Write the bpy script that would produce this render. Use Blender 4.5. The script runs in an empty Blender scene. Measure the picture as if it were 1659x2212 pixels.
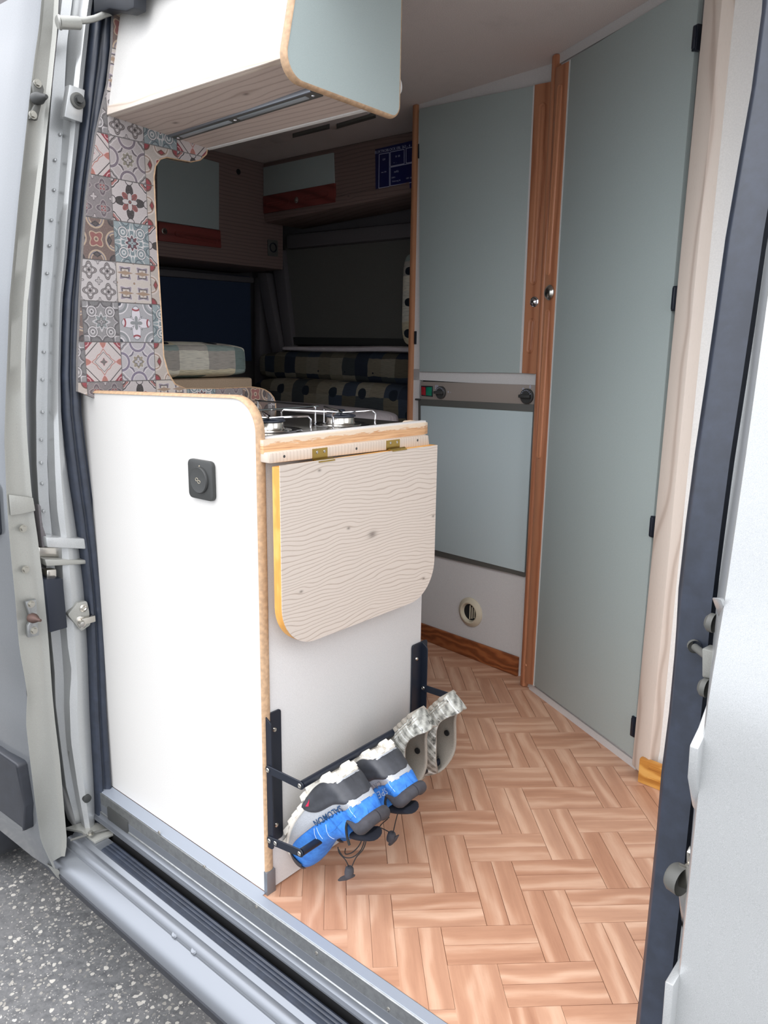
import bpy, bmesh, math, random
from mathutils import Vector, Matrix, noise
from math import sin, cos, pi, radians, sqrt, hypot, atan2
random.seed(7)
D = bpy.data
SC = bpy.context.scene

# ---------------------------------------------------------------- camera, sky, exposure
def make_camera():
    c = D.cameras.new('camera'); o = D.objects.new('camera', c); SC.collection.objects.link(o)
    yw, pt, rl = -0.70270359, 0.21100272, 0.01264691
    f = Vector((sin(yw)*cos(pt), cos(yw)*cos(pt), -sin(pt)))
    r = Vector((cos(yw), -sin(yw), 0)); u = r.cross(f)
    r2 = r*cos(rl) + u*sin(rl); u2 = -r*sin(rl) + u*cos(rl)
    m = Matrix((r2, u2, -f)).transposed().to_4x4()
    m.translation = Vector((1.05625739, -0.89600354, 1.09144162))
    o.matrix_world = m
    c.sensor_fit = 'HORIZONTAL'; c.sensor_width = 36.0; c.lens = 36.04
    c.clip_start = 0.02
    SC.camera = o
make_camera()

W = D.worlds.new('sky'); SC.world = W; W.use_nodes = True
nt = W.node_tree; nt.nodes.clear()
out = nt.nodes.new('ShaderNodeOutputWorld'); bg = nt.nodes.new('ShaderNodeBackground')
tc = nt.nodes.new('ShaderNodeTexCoord'); sep = nt.nodes.new('ShaderNodeSeparateXYZ')
ramp = nt.nodes.new('ShaderNodeValToRGB')
ns = nt.nodes.new('ShaderNodeTexNoise'); ns.inputs['Scale'].default_value = 2.2
ns.inputs['Detail'].default_value = 5
mx = nt.nodes.new('ShaderNodeMix'); mx.data_type = 'RGBA'; mx.blend_type = 'MULTIPLY'
mx.inputs[0].default_value = 0.35
nt.links.new(tc.outputs['Generated'], sep.inputs[0]); nt.links.new(sep.outputs['Z'], ramp.inputs[0])
nt.links.new(tc.outputs['Generated'], ns.inputs['Vector'])
nt.links.new(ramp.outputs[0], mx.inputs[6]); nt.links.new(ns.outputs['Fac'], mx.inputs[7])
nt.links.new(mx.outputs[2], bg.inputs[0]); nt.links.new(bg.outputs[0], out.inputs[0])
e = ramp.color_ramp.elements
e[0].position = 0.0; e[0].color = (.50, .52, .56, 1)
e[1].position = 0.75; e[1].color = (1.08, 1.09, 1.14, 1)
em = ramp.color_ramp.elements.new(.30); em.color = (.86, .88, .93, 1)
bg.inputs[1].default_value = 3.3

SUN = D.lights.new('sun', 'SUN'); SUN.energy = 0.5; SUN.angle = radians(28); SUN.color = (1, .98, .95)
so = D.objects.new('sun', SUN); SC.collection.objects.link(so)
so.rotation_euler = Vector((-.35, .75, -.85)).to_track_quat('-Z', 'Y').to_euler()

vs = SC.view_settings
SC.display_settings.display_device = 'sRGB'
vs.view_transform = 'Standard'; vs.look = 'None'; vs.gamma = 1.0; vs.use_curve_mapping = False
vs.exposure = 0.22

# ---------------------------------------------------------------- helpers: objects
def tag(o, label=None, cat=None, group=None, kind=None):
    if label: o['label'] = label
    if cat: o['category'] = cat
    if group: o['group'] = group
    if kind: o['kind'] = kind
    return o
PW = {}
def empty(name, loc, label=None, cat=None, group=None, kind=None):
    o = D.objects.new(name, None); SC.collection.objects.link(o)
    o.location = loc; o.empty_display_size = .05
    PW[o] = Matrix.Translation(loc)
    return tag(o, label, cat, group, kind)
def setpar(o, parent):
    if parent is not None:
        o.parent = parent
        o.matrix_parent_inverse = PW.get(parent, Matrix.Identity(4)).inverted()
def link(name, me, mats, parent=None, smooth=False):
    o = D.objects.new(name, me); SC.collection.objects.link(o)
    if not isinstance(mats, (list, tuple)): mats = [mats]
    if len(me.materials) == 0:
        for m in mats: me.materials.append(m)
    if smooth:
        me.polygons.foreach_set('use_smooth', [True]*len(me.polygons))
        if smooth != 'all' and hasattr(me, 'set_sharp_from_angle'):
            me.set_sharp_from_angle(angle=radians(38))
    setpar(o, parent)
    return o
def bmfin(name, bm, mats, parent=None, smooth=False, bevel=0, seg=2, ang=40):
    bmesh.ops.recalc_face_normals(bm, faces=bm.faces)
    if bevel:
        es = [e for e in bm.edges if len(e.link_faces) == 2 and e.calc_face_angle(0) > radians(ang)]
        bmesh.ops.bevel(bm, geom=es, offset=bevel, segments=seg, profile=.5, affect='EDGES', clamp_overlap=True)
        smooth = smooth or True
    me = D.meshes.new(name); bm.to_mesh(me); bm.free()
    return link(name, me, mats, parent, smooth)
def bbox(bm, lo, hi):
    vs_ = [bm.verts.new((x, y, z)) for x in (lo[0], hi[0]) for y in (lo[1], hi[1]) for z in (lo[2], hi[2])]
    for f in ((0,1,3,2),(4,6,7,5),(0,4,5,1),(2,3,7,6),(0,2,6,4),(1,5,7,3)):
        bm.faces.new([vs_[i] for i in f])
    return vs_
def box(name, lo, hi, mat, parent=None, bevel=0, seg=2):
    bm = bmesh.new(); bbox(bm, lo, hi)
    return bmfin(name, bm, mat, parent, bevel=bevel, seg=seg)
FRAMES = {k: (Vector(o), Vector(d).normalized()) for k, (o, d) in {'KS': ((0, 0), (1, 0)), 'KE': ((0, 0), (0, 1)), 'BH': ((-0.55, 0), (0, 1)), 'FR': ((-0.62, 1.33), (0.46, -0.055)), 'WD': ((-0.078, 1.205), (0.451, -0.24)), 'RW': ((0.409, 0.943), (1, -0.05)), 'RC': ((-1.78, 0), (0, 1)), 'FC': ((0, 1.58), (1, 0)), 'FW': ((0, 1.82), (1, 0)), 'RD': ((-2.1, 0), (0, 1))}.items()}
def fp(fr, s, z, t=0.0):
    o, d = FRAMES[fr]; n = Vector((d.y, -d.x))
    p = o + d*s + n*t
    return Vector((p.x, p.y, z))
def prism(bm, pts0, pts1):
    a = [bm.verts.new(p) for p in pts0]; b = [bm.verts.new(p) for p in pts1]
    n = len(a)
    bm.faces.new(a); bm.faces.new(b[::-1])
    for i in range(n): bm.faces.new((a[i], b[i], b[(i+1) % n], a[(i+1) % n]))
def fpoly(name, fr, pts, t0, t1, mat, parent=None, bevel=0, seg=2, smooth=False):
    bm = bmesh.new(); prism(bm, [fp(fr, s, z, t0) for s, z in pts], [fp(fr, s, z, t1) for s, z in pts])
    return bmfin(name, bm, mat, parent, bevel=bevel, seg=seg, smooth=smooth)
def fbox(name, fr, s0, s1, z0, z1, t0, t1, mat, parent=None, bevel=0, seg=2):
    return fpoly(name, fr, [(s0, z0), (s1, z0), (s1, z1), (s0, z1)], t0, t1, mat, parent, bevel, seg)
def rounded(pts, radii, n=6):
    out_ = []; m = len(pts)
    for i in range(m):
        p = Vector(pts[i]); a = Vector(pts[i-1]); b = Vector(pts[(i+1) % m]); r = radii[i]
        if r <= 0: out_.append((p.x, p.y)); continue
        u = (a-p).normalized(); v = (b-p).normalized()
        th = math.acos(max(-1, min(1, u.dot(v)))); d = r/math.tan(th/2)
        p0 = p+u*d; p1 = p+v*d
        c = p + (u+v).normalized()*(r/sin(th/2))
        a0 = atan2(p0.y-c.y, p0.x-c.x); a1 = atan2(p1.y-c.y, p1.x-c.x)
        da = (a1-a0+pi) % (2*pi) - pi
        for k in range(n+1):
            q = a0+da*k/n; out_.append((c.x+r*cos(q), c.y+r*sin(q)))
    return out_
def sweep(name, path, radius, mat, parent=None, seg=10, closed=False, prof=None, up=None, caps=True):
    """sweep a round (or given) profile along a polyline"""
    bm = bmesh.new(); path = [Vector(p) for p in path]; n = len(path); rings = []
    nrm = Vector(up) if up else None
    for i, p in enumerate(path):
        if closed: t = (path[(i+1) % n]-path[i-1])
        else: t = path[min(i+1, n-1)]-path[max(i-1, 0)]
        t.normalize()
        if nrm is None: nrm = t.orthogonal()
        nn = Vector(up) if up else nrm
        nn = (nn - t*nn.dot(t)).normalized(); nrm = nn
        bn = t.cross(nn)
        rr = radius[i] if isinstance(radius, (list, tuple)) else radius
        if prof: ring = [bm.verts.new(p + nn*a + bn*b) for a, b in prof]
        else: ring = [bm.verts.new(p + (nn*cos(2*pi*k/seg) + bn*sin(2*pi*k/seg))*rr) for k in range(seg)]
        rings.append(ring)
    m = len(rings[0])
    for i in range(n if closed else n-1):
        A, B = rings[i], rings[(i+1) % n]
        for k in range(m): bm.faces.new((A[k], A[(k+1) % m], B[(k+1) % m], B[k]))
    if caps and not closed:
        bm.faces.new(rings[0][::-1]); bm.faces.new(rings[-1])
    return bmfin(name, bm, mat, parent, smooth=True)
def lathe(name, o, axis, prof, mat, parent=None, seg=24):
    """prof: (radius, height along axis)"""
    bm = bmesh.new(); ax = Vector(axis).normalized(); a = ax.orthogonal().normalized(); b = ax.cross(a); o = Vector(o)
    rings = []
    for r, h in prof:
        if r < 1e-6: rings.append([bm.verts.new(o+ax*h)])
        else: rings.append([bm.verts.new(o+ax*h+(a*cos(2*pi*k/seg)+b*sin(2*pi*k/seg))*r) for k in range(seg)])
    for i in range(len(rings)-1):
        A, B = rings[i], rings[i+1]
        for k in range(seg):
            k2 = (k+1) % seg
            if len(A) == 1 and len(B) == 1: continue
            if len(A) == 1: bm.faces.new((A[0], B[k], B[k2]))
            elif len(B) == 1: bm.faces.new((A[k], B[0], A[k2]))
            else: bm.faces.new((A[k], B[k], B[k2], A[k2]))
    return bmfin(name, bm, mat, parent, smooth=True)
def clip(poly, convex):
    """Sutherland-Hodgman: clip poly by a ccw convex polygon (2-D)"""
    outp = list(poly); m = len(convex)
    for i in range(m):
        a, b = convex[i], convex[(i+1) % m]
        inp, outp = outp, []
        if not inp: return []
        def side(p): return (b[0]-a[0])*(p[1]-a[1])-(b[1]-a[1])*(p[0]-a[0])
        for j in range(len(inp)):
            p, q = inp[j-1], inp[j]; sp, sq = side(p), side(q)
            if (sp < 0) != (sq < 0):
                t = sp/(sp-sq); outp.append((p[0]+t*(q[0]-p[0]), p[1]+t*(q[1]-p[1])))
            if sq >= 0: outp.append(q)
    res = []
    for p in outp:
        if not res or hypot(p[0]-res[-1][0], p[1]-res[-1][1]) > 1e-5: res.append(p)
    if len(res) > 1 and hypot(res[0][0]-res[-1][0], res[0][1]-res[-1][1]) < 1e-5: res.pop()
    return res if len(res) > 2 else []
def lerp_rows(col, y):
    if y <= col[0][0]: return col[0][1]
    for (a, va), (b, vb) in zip(col, col[1:]):
        if y <= b: 
            t = (y-a)/(b-a); return va+(vb-va)*t
    return col[-1][1]
def loft_cols(name, cols, mat, parent=None, thick=0, smooth='all', rows=None):
    """cols: lists of 3-D points running downwards; surface spanned between neighbouring columns, resampled in z"""
    zs0 = min(max(p[2] for p in c) for c in cols); zs1 = max(min(p[2] for p in c) for c in cols)
    bm = bmesh.new(); R = rows or 40; grid = []
    for c in cols:
        c = sorted(c, key=lambda p: -p[2]); line = []
        ztop, zbot = c[0][2], c[-1][2]
        for k in range(R+1):
            z = ztop+(zbot-ztop)*k/R
            for p, q in zip(c, c[1:]):
                if z >= q[2]-1e-9:
                    t = 0 if p[2] == q[2] else (p[2]-z)/(p[2]-q[2]); t = max(0, min(1, t))
                    line.append(bm.verts.new((p[0]+(q[0]-p[0])*t, p[1]+(q[1]-p[1])*t, z))); break
            else: line.append(bm.verts.new(c[-1]))
        grid.append(line)
    for A, B in zip(grid, grid[1:]):
        for k in range(R): bm.faces.new((A[k], A[k+1], B[k+1], B[k]))
    o = bmfin(name, bm, mat, parent, smooth=smooth)
    if thick:
        md = o.modifiers.new('thick', 'SOLIDIFY'); md.thickness = thick; md.offset = 0
    return o
def text_obj(name, body, size, M, mat, parent=None, depth=.0003, spacing=1.0, bold=0.0, shear=0.0):
    cu = D.curves.new(name, 'FONT'); cu.body = body; cu.size = size; cu.extrude = depth; cu.align_x = 'CENTER'; cu.align_y = 'CENTER'
    cu.space_character = spacing; cu.offset = bold; cu.shear = shear; cu.resolution_u = 3
    t = D.objects.new(name, cu); SC.collection.objects.link(t)
    dg = bpy.context.evaluated_depsgraph_get(); me = D.meshes.new_from_object(t.evaluated_get(dg))
    D.objects.remove(t); D.curves.remove(cu)
    me.transform(M); me.materials.clear()
    o = link(name, me, mat, parent)
    return o
def axes(o, x, y):
    """matrix with local x,y along given world directions, at o"""
    x = Vector(x).normalized(); y = Vector(y); y = (y-x*y.dot(x)).normalized(); z = x.cross(y)
    m = Matrix((x, y, z)).transposed().to_4x4(); m.translation = Vector(o); return m

# ---------------------------------------------------------------- helpers: materials
class E:
    """tiny arithmetic-to-node compiler"""
    def __init__(s, nt, v): s.nt = nt; s.v = v
    def _m(s, op, *a):
        n = s.nt.nodes.new('ShaderNodeMath'); n.operation = op
        for i, x in enumerate(a):
            if isinstance(x, E): x = x.v
            if isinstance(x, (int, float)): n.inputs[i].default_value = x
            else: s.nt.links.new(x, n.inputs[i])
        return E(s.nt, n.outputs[0])
    def __add__(s, o): return s._m('ADD', s, o)
    __radd__ = __add__
    def __sub__(s, o): return s._m('SUBTRACT', s, o)
    def __rsub__(s, o): return s._m('SUBTRACT', o, s)
    def __mul__(s, o): return s._m('MULTIPLY', s, o)
    __rmul__ = __mul__
    def __truediv__(s, o): return s._m('DIVIDE', s, o)
    def __neg__(s): return s._m('MULTIPLY', s, -1.0)
    def abs(s): return s._m('ABSOLUTE', s)
    def sin(s): return s._m('SINE', s)
    def cos(s): return s._m('COSINE', s)
    def sqrt(s): return s._m('SQRT', s)
    def pow(s, k): return s._m('POWER', s, k)
    def exp(s): return s._m('EXPONENT', s)
    def floor(s): return s._m('FLOOR', s)
    def frac(s): return s._m('FRACT', s)
    def min(s, o): return s._m('MINIMUM', s, o)
    def max(s, o): return s._m('MAXIMUM', s, o)
    def atan2(s, o): return s._m('ARCTAN2', s, o)
    def lt(s, o): return s._m('LESS_THAN', s, o)
    def gt(s, o): return s._m('GREATER_THAN', s, o)
    def step(s, a, b):
        n = s.nt.nodes.new('ShaderNodeMapRange'); n.interpolation_type = 'SMOOTHSTEP'
        s.nt.links.new(s.v, n.inputs[0]); n.inputs[1].default_value = a; n.inputs[2].default_value = b
        return E(s.nt, n.outputs[0])
def lin(c):
    return tuple(((x/255.)/12.92 if x/255. <= .04045 else ((x/255.+.055)/1.055)**2.4) for x in c[:3]) + (1,)
class Mat:
    def __init__(s, name, col=(200, 200, 200), rough=.5, metal=0, spec=.5, **kw):
        s.m = D.materials.new(name); s.m.use_nodes = True; s.nt = s.m.node_tree
        s.b = s.nt.nodes['Principled BSDF']
        s.b.inputs['Base Color'].default_value = lin(col); s.b.inputs['Roughness'].default_value = rough
        s.b.inputs['Metallic'].default_value = metal; s.b.inputs['Specular IOR Level'].default_value = spec
        for k, v in kw.items(): s.b.inputs[k.replace('_', ' ')].default_value = v
        s.m.diffuse_color = lin(col)
    def coord(s, kind='Object'):
        n = s.nt.nodes.new('ShaderNodeTexCoord'); return n.outputs[kind]
    def xyz(s, v):
        n = s.nt.nodes.new('ShaderNodeSeparateXYZ'); s.nt.links.new(v, n.inputs[0])
        return [E(s.nt, n.outputs[i]) for i in range(3)]
    def comb(s, x, y, z):
        n = s.nt.nodes.new('ShaderNodeCombineXYZ')
        for i, a in enumerate((x, y, z)):
            if isinstance(a, E): s.nt.links.new(a.v, n.inputs[i])
            else: n.inputs[i].default_value = a
        return n.outputs[0]
    def noise(s, v, scale=5, detail=3, rough=.5, dist=0, out='Fac'):
        n = s.nt.nodes.new('ShaderNodeTexNoise'); s.nt.links.new(v, n.inputs['Vector'])
        n.inputs['Scale'].default_value = scale; n.inputs['Detail'].default_value = detail
        n.inputs['Roughness'].default_value = rough; n.inputs['Distortion'].default_value = dist
        return E(s.nt, n.outputs[out])
    def voro(s, v, scale, out='Distance', feature='F1', rnd=1):
        n = s.nt.nodes.new('ShaderNodeTexVoronoi'); n.feature = feature; s.nt.links.new(v, n.inputs['Vector'])
        n.inputs['Scale'].default_value = scale; n.inputs['Randomness'].default_value = rnd
        return n.outputs[out]
    def white(s, v):
        n = s.nt.nodes.new('ShaderNodeTexWhiteNoise'); s.nt.links.new(v, n.inputs['Vector'])
        return E(s.nt, n.outputs['Value'])
    def ramp(s, fac, stops, const=False):
        n = s.nt.nodes.new('ShaderNodeValToRGB'); s.nt.links.new(fac.v, n.inputs[0])
        if const: n.color_ramp.interpolation = 'CONSTANT'
        el = n.color_ramp.elements
        while len(el) < len(stops): el.new(.5)
        for e_, (p, c) in zip(el, stops): e_.position = p; e_.color = lin(c)
        return n.outputs[0]
    def mix(s, fac, a, b, mode='MIX'):
        n = s.nt.nodes.new('ShaderNodeMix'); n.data_type = 'RGBA'; n.blend_type = mode
        for i, x in ((0, fac), (6, a), (7, b)):
            if isinstance(x, E): x = x.v
            if isinstance(x, (int, float)): n.inputs[i].default_value = x
            elif isinstance(x, tuple): n.inputs[i].default_value = lin(x)
            else: s.nt.links.new(x, n.inputs[i])
        return n.outputs[2]
    def col(s, c): s.nt.links.new(c, s.b.inputs['Base Color']); return s
    def rough(s, e_): s.nt.links.new(e_.v, s.b.inputs['Roughness']); return s
    def bump(s, h, strength=.3, dist=.001):
        n = s.nt.nodes.new('ShaderNodeBump'); s.nt.links.new(h.v if isinstance(h, E) else h, n.inputs['Height'])
        n.inputs['Strength'].default_value = strength; n.inputs['Distance'].default_value = dist
        s.nt.links.new(n.outputs[0], s.b.inputs['Normal']); return s

def speckled(name, col, amt=.06, scale=900, rough=.5, dirt=0, spec=.4):
    m = Mat(name, col, rough, spec=spec); v = m.coord()
    n = m.noise(v, scale, 2); dk = tuple(c*(1-amt) for c in col); lt_ = tuple(min(255, c*(1+amt*.5)) for c in col)
    c = m.ramp(n, [(.35, dk), (.65, lt_)])
    if dirt:
        d = m.noise(v, 3.5, 6, .7).step(.5, .8)*dirt
        c = m.mix(d, c, tuple(x*.72 for x in col))
    m.col(c); m.bump(n, .08, .0003)
    return m.m
def wood(name, cols, axis=0, across=2, freq=120, dist=.012, rough=.5, fine=.25, bump=.25, wav=6.0, knots=(), rnd=False, streak=0, thin=0, vary=0):
    """grain lines run along `axis`; `across` is the axis the rings step over. knots: (axis, across, size)"""
    m = Mat(name, cols[1], rough, spec=.35); v = m.coord()
    if rnd:
        oi = m.nt.nodes.new('ShaderNodeObjectInfo'); r_ = E(m.nt, oi.outputs['Random'])
        X3 = m.xyz(v); X3 = [X3[0]+r_*37.1, X3[1]+r_*91.7, X3[2]+r_*13.3]
    else: X3 = m.xyz(v)
    a, b = X3[axis], X3[across]; oth = X3[3-axis-across]
    lo = m.comb(a*wav, b*wav*2.2, oth*wav)
    w = m.noise(lo, 1.0, 3, .55)
    ph = b*freq + (w-.5)*(dist*freq*7) + oth*freq*.3
    kd = None
    for ka, kb, ks in knots:
        d = ((a-ka)*(a-ka)*.30 + (b-kb)*(b-kb)).sqrt()
        ph = ph + (-(d/(ks*2.2)).pow(2.0)).exp()*(b-kb)/ks*-3.0
        k_ = (-(d/(ks*.42)).pow(2.0)).exp()
        kd = k_ if kd is None else kd.max(k_)
    s1 = (ph*1.0).sin()*.5+.5
    s1 = (1.0 - (1.0-s1).pow(thin)) if thin else s1.pow(1.8)
    fn = m.noise(m.comb(a*14, b*500, oth*300), 1.0, 3, .6)
    pore = m.noise(m.comb(a*60, b*1400, oth*1400), 1.0, 2, .5)
    t = s1*(1-fine) + fn*fine
    if streak: t = t*(1-streak) + m.noise(m.comb(a*5, b*60, oth*60), 1.0, 4, .6)*streak
    c = m.ramp(t, [(0.0, cols[2]), (.45, cols[1]), (1.0, cols[0])])
    c = m.mix(pore.step(.62, .8)*.35, c, tuple(x*.7 for x in cols[2]))
    if vary: c = m.mix(r_, m.mix(vary, c, cols[2]), m.mix(vary, c, cols[0]))
    if kd is not None: c = m.mix(kd*.8, c, tuple(x*.66 for x in cols[2]))
    m.col(c); m.bump(t, bump, .0006)
    return m.m

# ---------------------------------------------------------------- materials
WHITE = speckled('white_laminate', (208, 206, 202), .03, 700, .42)
WHITE2 = speckled('white_laminate_cool', (208, 206, 204), .04, 700, .5)
OFFWH = speckled('white_wall', (226, 225, 221), .02, 300, .55)
CEIL = speckled('ceiling_felt', (214, 206, 202), .07, 500, .85, dirt=.25)
GREEN = speckled('sage_laminate', (166, 178, 176), .035, 1100, .42)
GREEN2 = speckled('sage_laminate_smooth', (186, 200, 202), .02, 1100, .3)
TAN = speckled('tan_edge', (188, 156, 124), .08, 120, .5)
BROWNE = wood('brown_edge', [(176, 126, 92), (166, 116, 84), (146, 98, 70)], 2, 0, 200, .005, thin=3)
CHERRY = wood('cherry_wood', [(190, 132, 98), (178, 120, 88), (150, 94, 66)], 2, 0, 150, .012, .34, .3, .06, 1.6, thin=2.5)
CHERRYH = wood('cherry_wood_level', [(134, 66, 60), (120, 56, 52), (100, 46, 42)], 1, 2, 130, .01, .45, .3, .1, 2.0, thin=2.5)
BASEW = wood('baseboard_wood', [(160, 98, 58), (138, 78, 44), (92, 48, 26)], 0, 2, 260, .02, .4, .4, .2, 4.0)
PINE = wood('pine_wood', [(232, 182, 104), (216, 158, 78), (176, 112, 46)], 0, 2, 150, .02, .4, .3, .1, 5.0, knots=((.47, .055, .006), (.56, .05, .005)))
WASHZ = wood('washed_pine_upright', [(216, 204, 192), (210, 196, 184), (182, 164, 150)], 2, 0, 130, .03, .5, .25, .1, .9, thin=5)
WASHX = wood('washed_pine_along', [(196, 180, 170), (186, 170, 160), (158, 140, 130)], 0, 1, 330, .01, .55, .3, .1, 1.2, thin=6, knots=((-.46, .18, .012), (-.2, .16, .01)))
WASHL = wood('washed_pine_lip', [(226, 214, 202), (216, 202, 188), (190, 172, 156)], 0, 2, 300, .01, .5, .3, .1, 1.5, thin=5)
TABLE = wood('table_pine', [(204, 193, 182), (197, 185, 173), (160, 146, 134)], 1, 2, 820, .014, .55, .25, .35, 2.6, thin=6,
             knots=((.262, .715, .016), (.19, .74, .006), (.06, .64, .006), (.44, .58, .005), (.02, .57, .006), (.47, .72, .006), (.11, .865, .006)))
HSTRIP = wood('hinge_strip_wood', [(206, 192, 178), (200, 186, 171), (180, 164, 149)], 2, 1, 760, .006, .55, .4, .15, 1.5, thin=3)
LOCKW = wood('locker_wood', [(134, 114, 108), (126, 106, 100), (102, 84, 80)], 1, 2, 420, .008, .6, .3, .1, 1.4, thin=5)
LOCKWX = wood('locker_wood_along', [(134, 114, 108), (126, 106, 100), (102, 84, 80)], 0, 2, 420, .008, .6, .3, .1, 1.4, thin=5, knots=((-1.25, 1.7, .006),))
ORANGE = wood('orange_edge', [(238, 186, 108), (226, 168, 88), (198, 136, 62)], 2, 0, 90, .03, .5, .5, .1, 8.0)
def mk_molding():
    m = Mat('worn_molding', (206, 160, 118), .5); v = m.coord(); x, y, z = m.xyz(v)
    g = m.noise(m.comb(x*20, y*14, z*420), 1, 4, .6)
    c = m.ramp(g, [(.3, (186, 134, 92)), (.6, (220, 176, 132))])
    wr = m.noise(m.comb(x*30, y*30, z*200), 1, 6, .7)
    k = ((z-.919)*60 + (wr-.5)*1.6).step(-.05, .12)
    c = m.mix(k, c, (226, 206, 182)); m.col(c); m.bump(wr*.5+k*-.6, .4, .001)
    return m.m
MOLD = mk_molding()
PLANK = wood('plank_print', [(228, 194, 168), (188, 142, 114), (146, 99, 76)], 0, 1, 120, .016, .36, .2, .08, 3.0, rnd=True, streak=.6, vary=.16)
def mk_paint(name, col, rough=.32, metal=.75):
    m = Mat(name, col, rough, metal, Coat_Weight=.35, Coat_Roughness=.12); v = m.coord()
    n = m.noise(v, 1500, 1); m.col(m.ramp(n, [(.3, tuple(x*.93 for x in col)), (.7, tuple(min(255, x*1.05) for x in col))]))
    return m.m
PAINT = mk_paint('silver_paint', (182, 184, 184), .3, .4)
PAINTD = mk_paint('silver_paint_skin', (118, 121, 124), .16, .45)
PAINTG = mk_paint('grey_primer_paint', (158, 158, 152), .42, .35)
ALU = Mat('aluminium', (188, 190, 192), .38, .85)
_v = ALU.coord(); _n = ALU.noise(_v, 60, 5, .7); ALU.col(ALU.ramp(_n, [(.35, (140, 142, 142)), (.6, (158, 160, 160))])); ALU = ALU.m
ALUS = Mat('aluminium_light', (132, 136, 142), .36, .65).m
STEEL = Mat('steel', (196, 192, 184), .22, 1).m
CHROME = Mat('chrome', (220, 220, 222), .08, 1).m
BOLT = Mat('zinc_bolt', (168, 166, 158), .35, .9).m
BRASS = Mat('brass', (176, 150, 84), .3, .95).m
def mk_rubber(name, col, rough=.5, ribs=0):
    m = Mat(name, col, rough, spec=.6); v = m.coord(); n = m.noise(v, 35, 5, .7)
    m.col(m.ramp(n, [(.4, tuple(x*.92 for x in col)), (.8, tuple(x*1.2 for x in col))])); return m.m
RUBBER = mk_rubber('rubber_seal', (42, 48, 60), .4)
RUBBER2 = mk_rubber('rubber_dark', (26, 30, 38), .5)
PLASTIC = mk_rubber('black_plastic', (34, 37, 44), .45)
BLACK = Mat('black_steel', (24, 30, 42), .42, .1).m
DARK = Mat('dark_void', (10, 11, 14), .8).m
GREY = Mat('grey_plastic', (88, 88, 84), .5).m
DGREY = Mat('dark_grey_plastic', (56, 57, 56), .45).m
BEIGE = Mat('beige_grey_fascia', (150, 140, 132), .5).m
CREAM = Mat('cream_plastic', (196, 186, 164), .5).m
NAVY = Mat('navy_panel', (26, 32, 92), .35).m
INK = Mat('white_ink', (190, 196, 220), .6).m
REDP = Mat('red_switch', (150, 34, 44), .25).m
GRNP = Mat('green_switch', (20, 120, 92), .25).m
GLASSK = Mat('black_enamel', (14, 16, 20), .12, spec=.8).m
LENSM = Mat('light_lens', (150, 156, 160), .3).m
BLIND = speckled('blind_fabric', (104, 103, 98), .05, 400, .8)
BLINDN = speckled('navy_blind', (52, 66, 92), .06, 400, .8)
TRIMG = speckled('grey_trim', (104, 100, 102), .04, 300, .6)
SHEET = Mat('bed_sheet', (196, 188, 190), .9)
_v = SHEET.coord(); SHEET.bump(SHEET.noise(_v, 14, 4, .6), .6, .02); SHEET = SHEET.m
BEIGEB = speckled('beige_board', (192, 168, 142), .04, 300, .6)

def mk_asphalt():
    m = Mat('asphalt', (120, 120, 122), .85, spec=.25); v = m.coord(); x, y, z = m.xyz(v)
    w1 = m.noise(v, 60, 2); w2 = m.noise(m.comb(y, x, z), 57, 2); v = m.comb(x+w1*.016, y+w2*.016, z)
    n = m.noise(v, 40, 6, .75); base = m.ramp(n, [(.3, (80, 81, 83)), (.7, (126, 126, 126))])
    big = m.noise(v, 2.2, 4, .6); base = m.mix(big.step(.4, .7)*.3, base, (126, 124, 122))
    # small stones showing in the worn surface, two sizes
    w = m.noise(v, 9, 3, .6)
    c1 = E(m.nt, m.voro(v, 70)); r1 = m.white(m.voro(v, 70, 'Position'))
    k1 = (c1.lt(r1*.30+.12))*(r1.gt(.3))
    c2 = E(m.nt, m.voro(v, 165)); r2 = m.white(m.voro(v, 165, 'Position'))
    k2 = (c2.lt(r2*.30+.05))*(r2.gt(.5))
    st = m.ramp(r1, [(.4, (128, 126, 122)), (.7, (164, 160, 152)), (1, (196, 192, 184))])
    st2 = m.ramp(r2, [(.45, (116, 116, 114)), (1, (180, 176, 170))])
    base = m.mix(k2, base, st2); base = m.mix(k1, base, st); m.col(base)
    m.bump(k1*.7+k2*.35+n*.4, .8, .003)
    return m.m
ASPH = mk_asphalt()

def mk_patch(name, sx, sy, sz, cols, seed=0.0, cell=(.09, .11, .06)):
    m = Mat(name, cols[0], .95, spec=.1); v = m.coord(); x, y, z = m.xyz(v)
    wob = m.noise(v, 18, 2)*.012
    cx_ = ((x+wob+seed)/cell[0]); cy_ = ((y+wob)/cell[1]); cz_ = ((z+wob)/cell[2])
    idx = m.comb(cx_.floor()*sx, cy_.floor()*sy + cz_.floor()*7.3, cz_.floor()*sz)
    r = m.white(idx)
    k = len(cols); c = m.ramp(r, [(i/k, cc) for i, cc in enumerate(cols)], True)
    lines = m.noise(m.comb(x*30, y*30, z*900), 1, 2)
    c = m.mix(lines.step(.45, .7)*.35, c, (46, 48, 46))
    sq = ((cx_*2.9).sin()*(cy_*3.7).sin()*(cz_*3.1).cos())
    c = m.mix(sq.gt(.62), c, (38, 44, 52))
    m.col(c); m.bump(lines*.6+m.noise(v, 500, 2)*.4, .7, .002)
    return m.m
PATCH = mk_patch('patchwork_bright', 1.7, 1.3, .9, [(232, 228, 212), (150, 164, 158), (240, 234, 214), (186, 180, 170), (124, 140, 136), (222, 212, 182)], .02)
PATCHD = mk_patch('patchwork_dark', 1.1, .2, 1.3, [(104, 98, 84), (58, 66, 78), (128, 120, 104), (48, 54, 66), (88, 84, 74), (66, 70, 72), (134, 128, 114)], .03, (.075, .5, .075))

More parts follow.
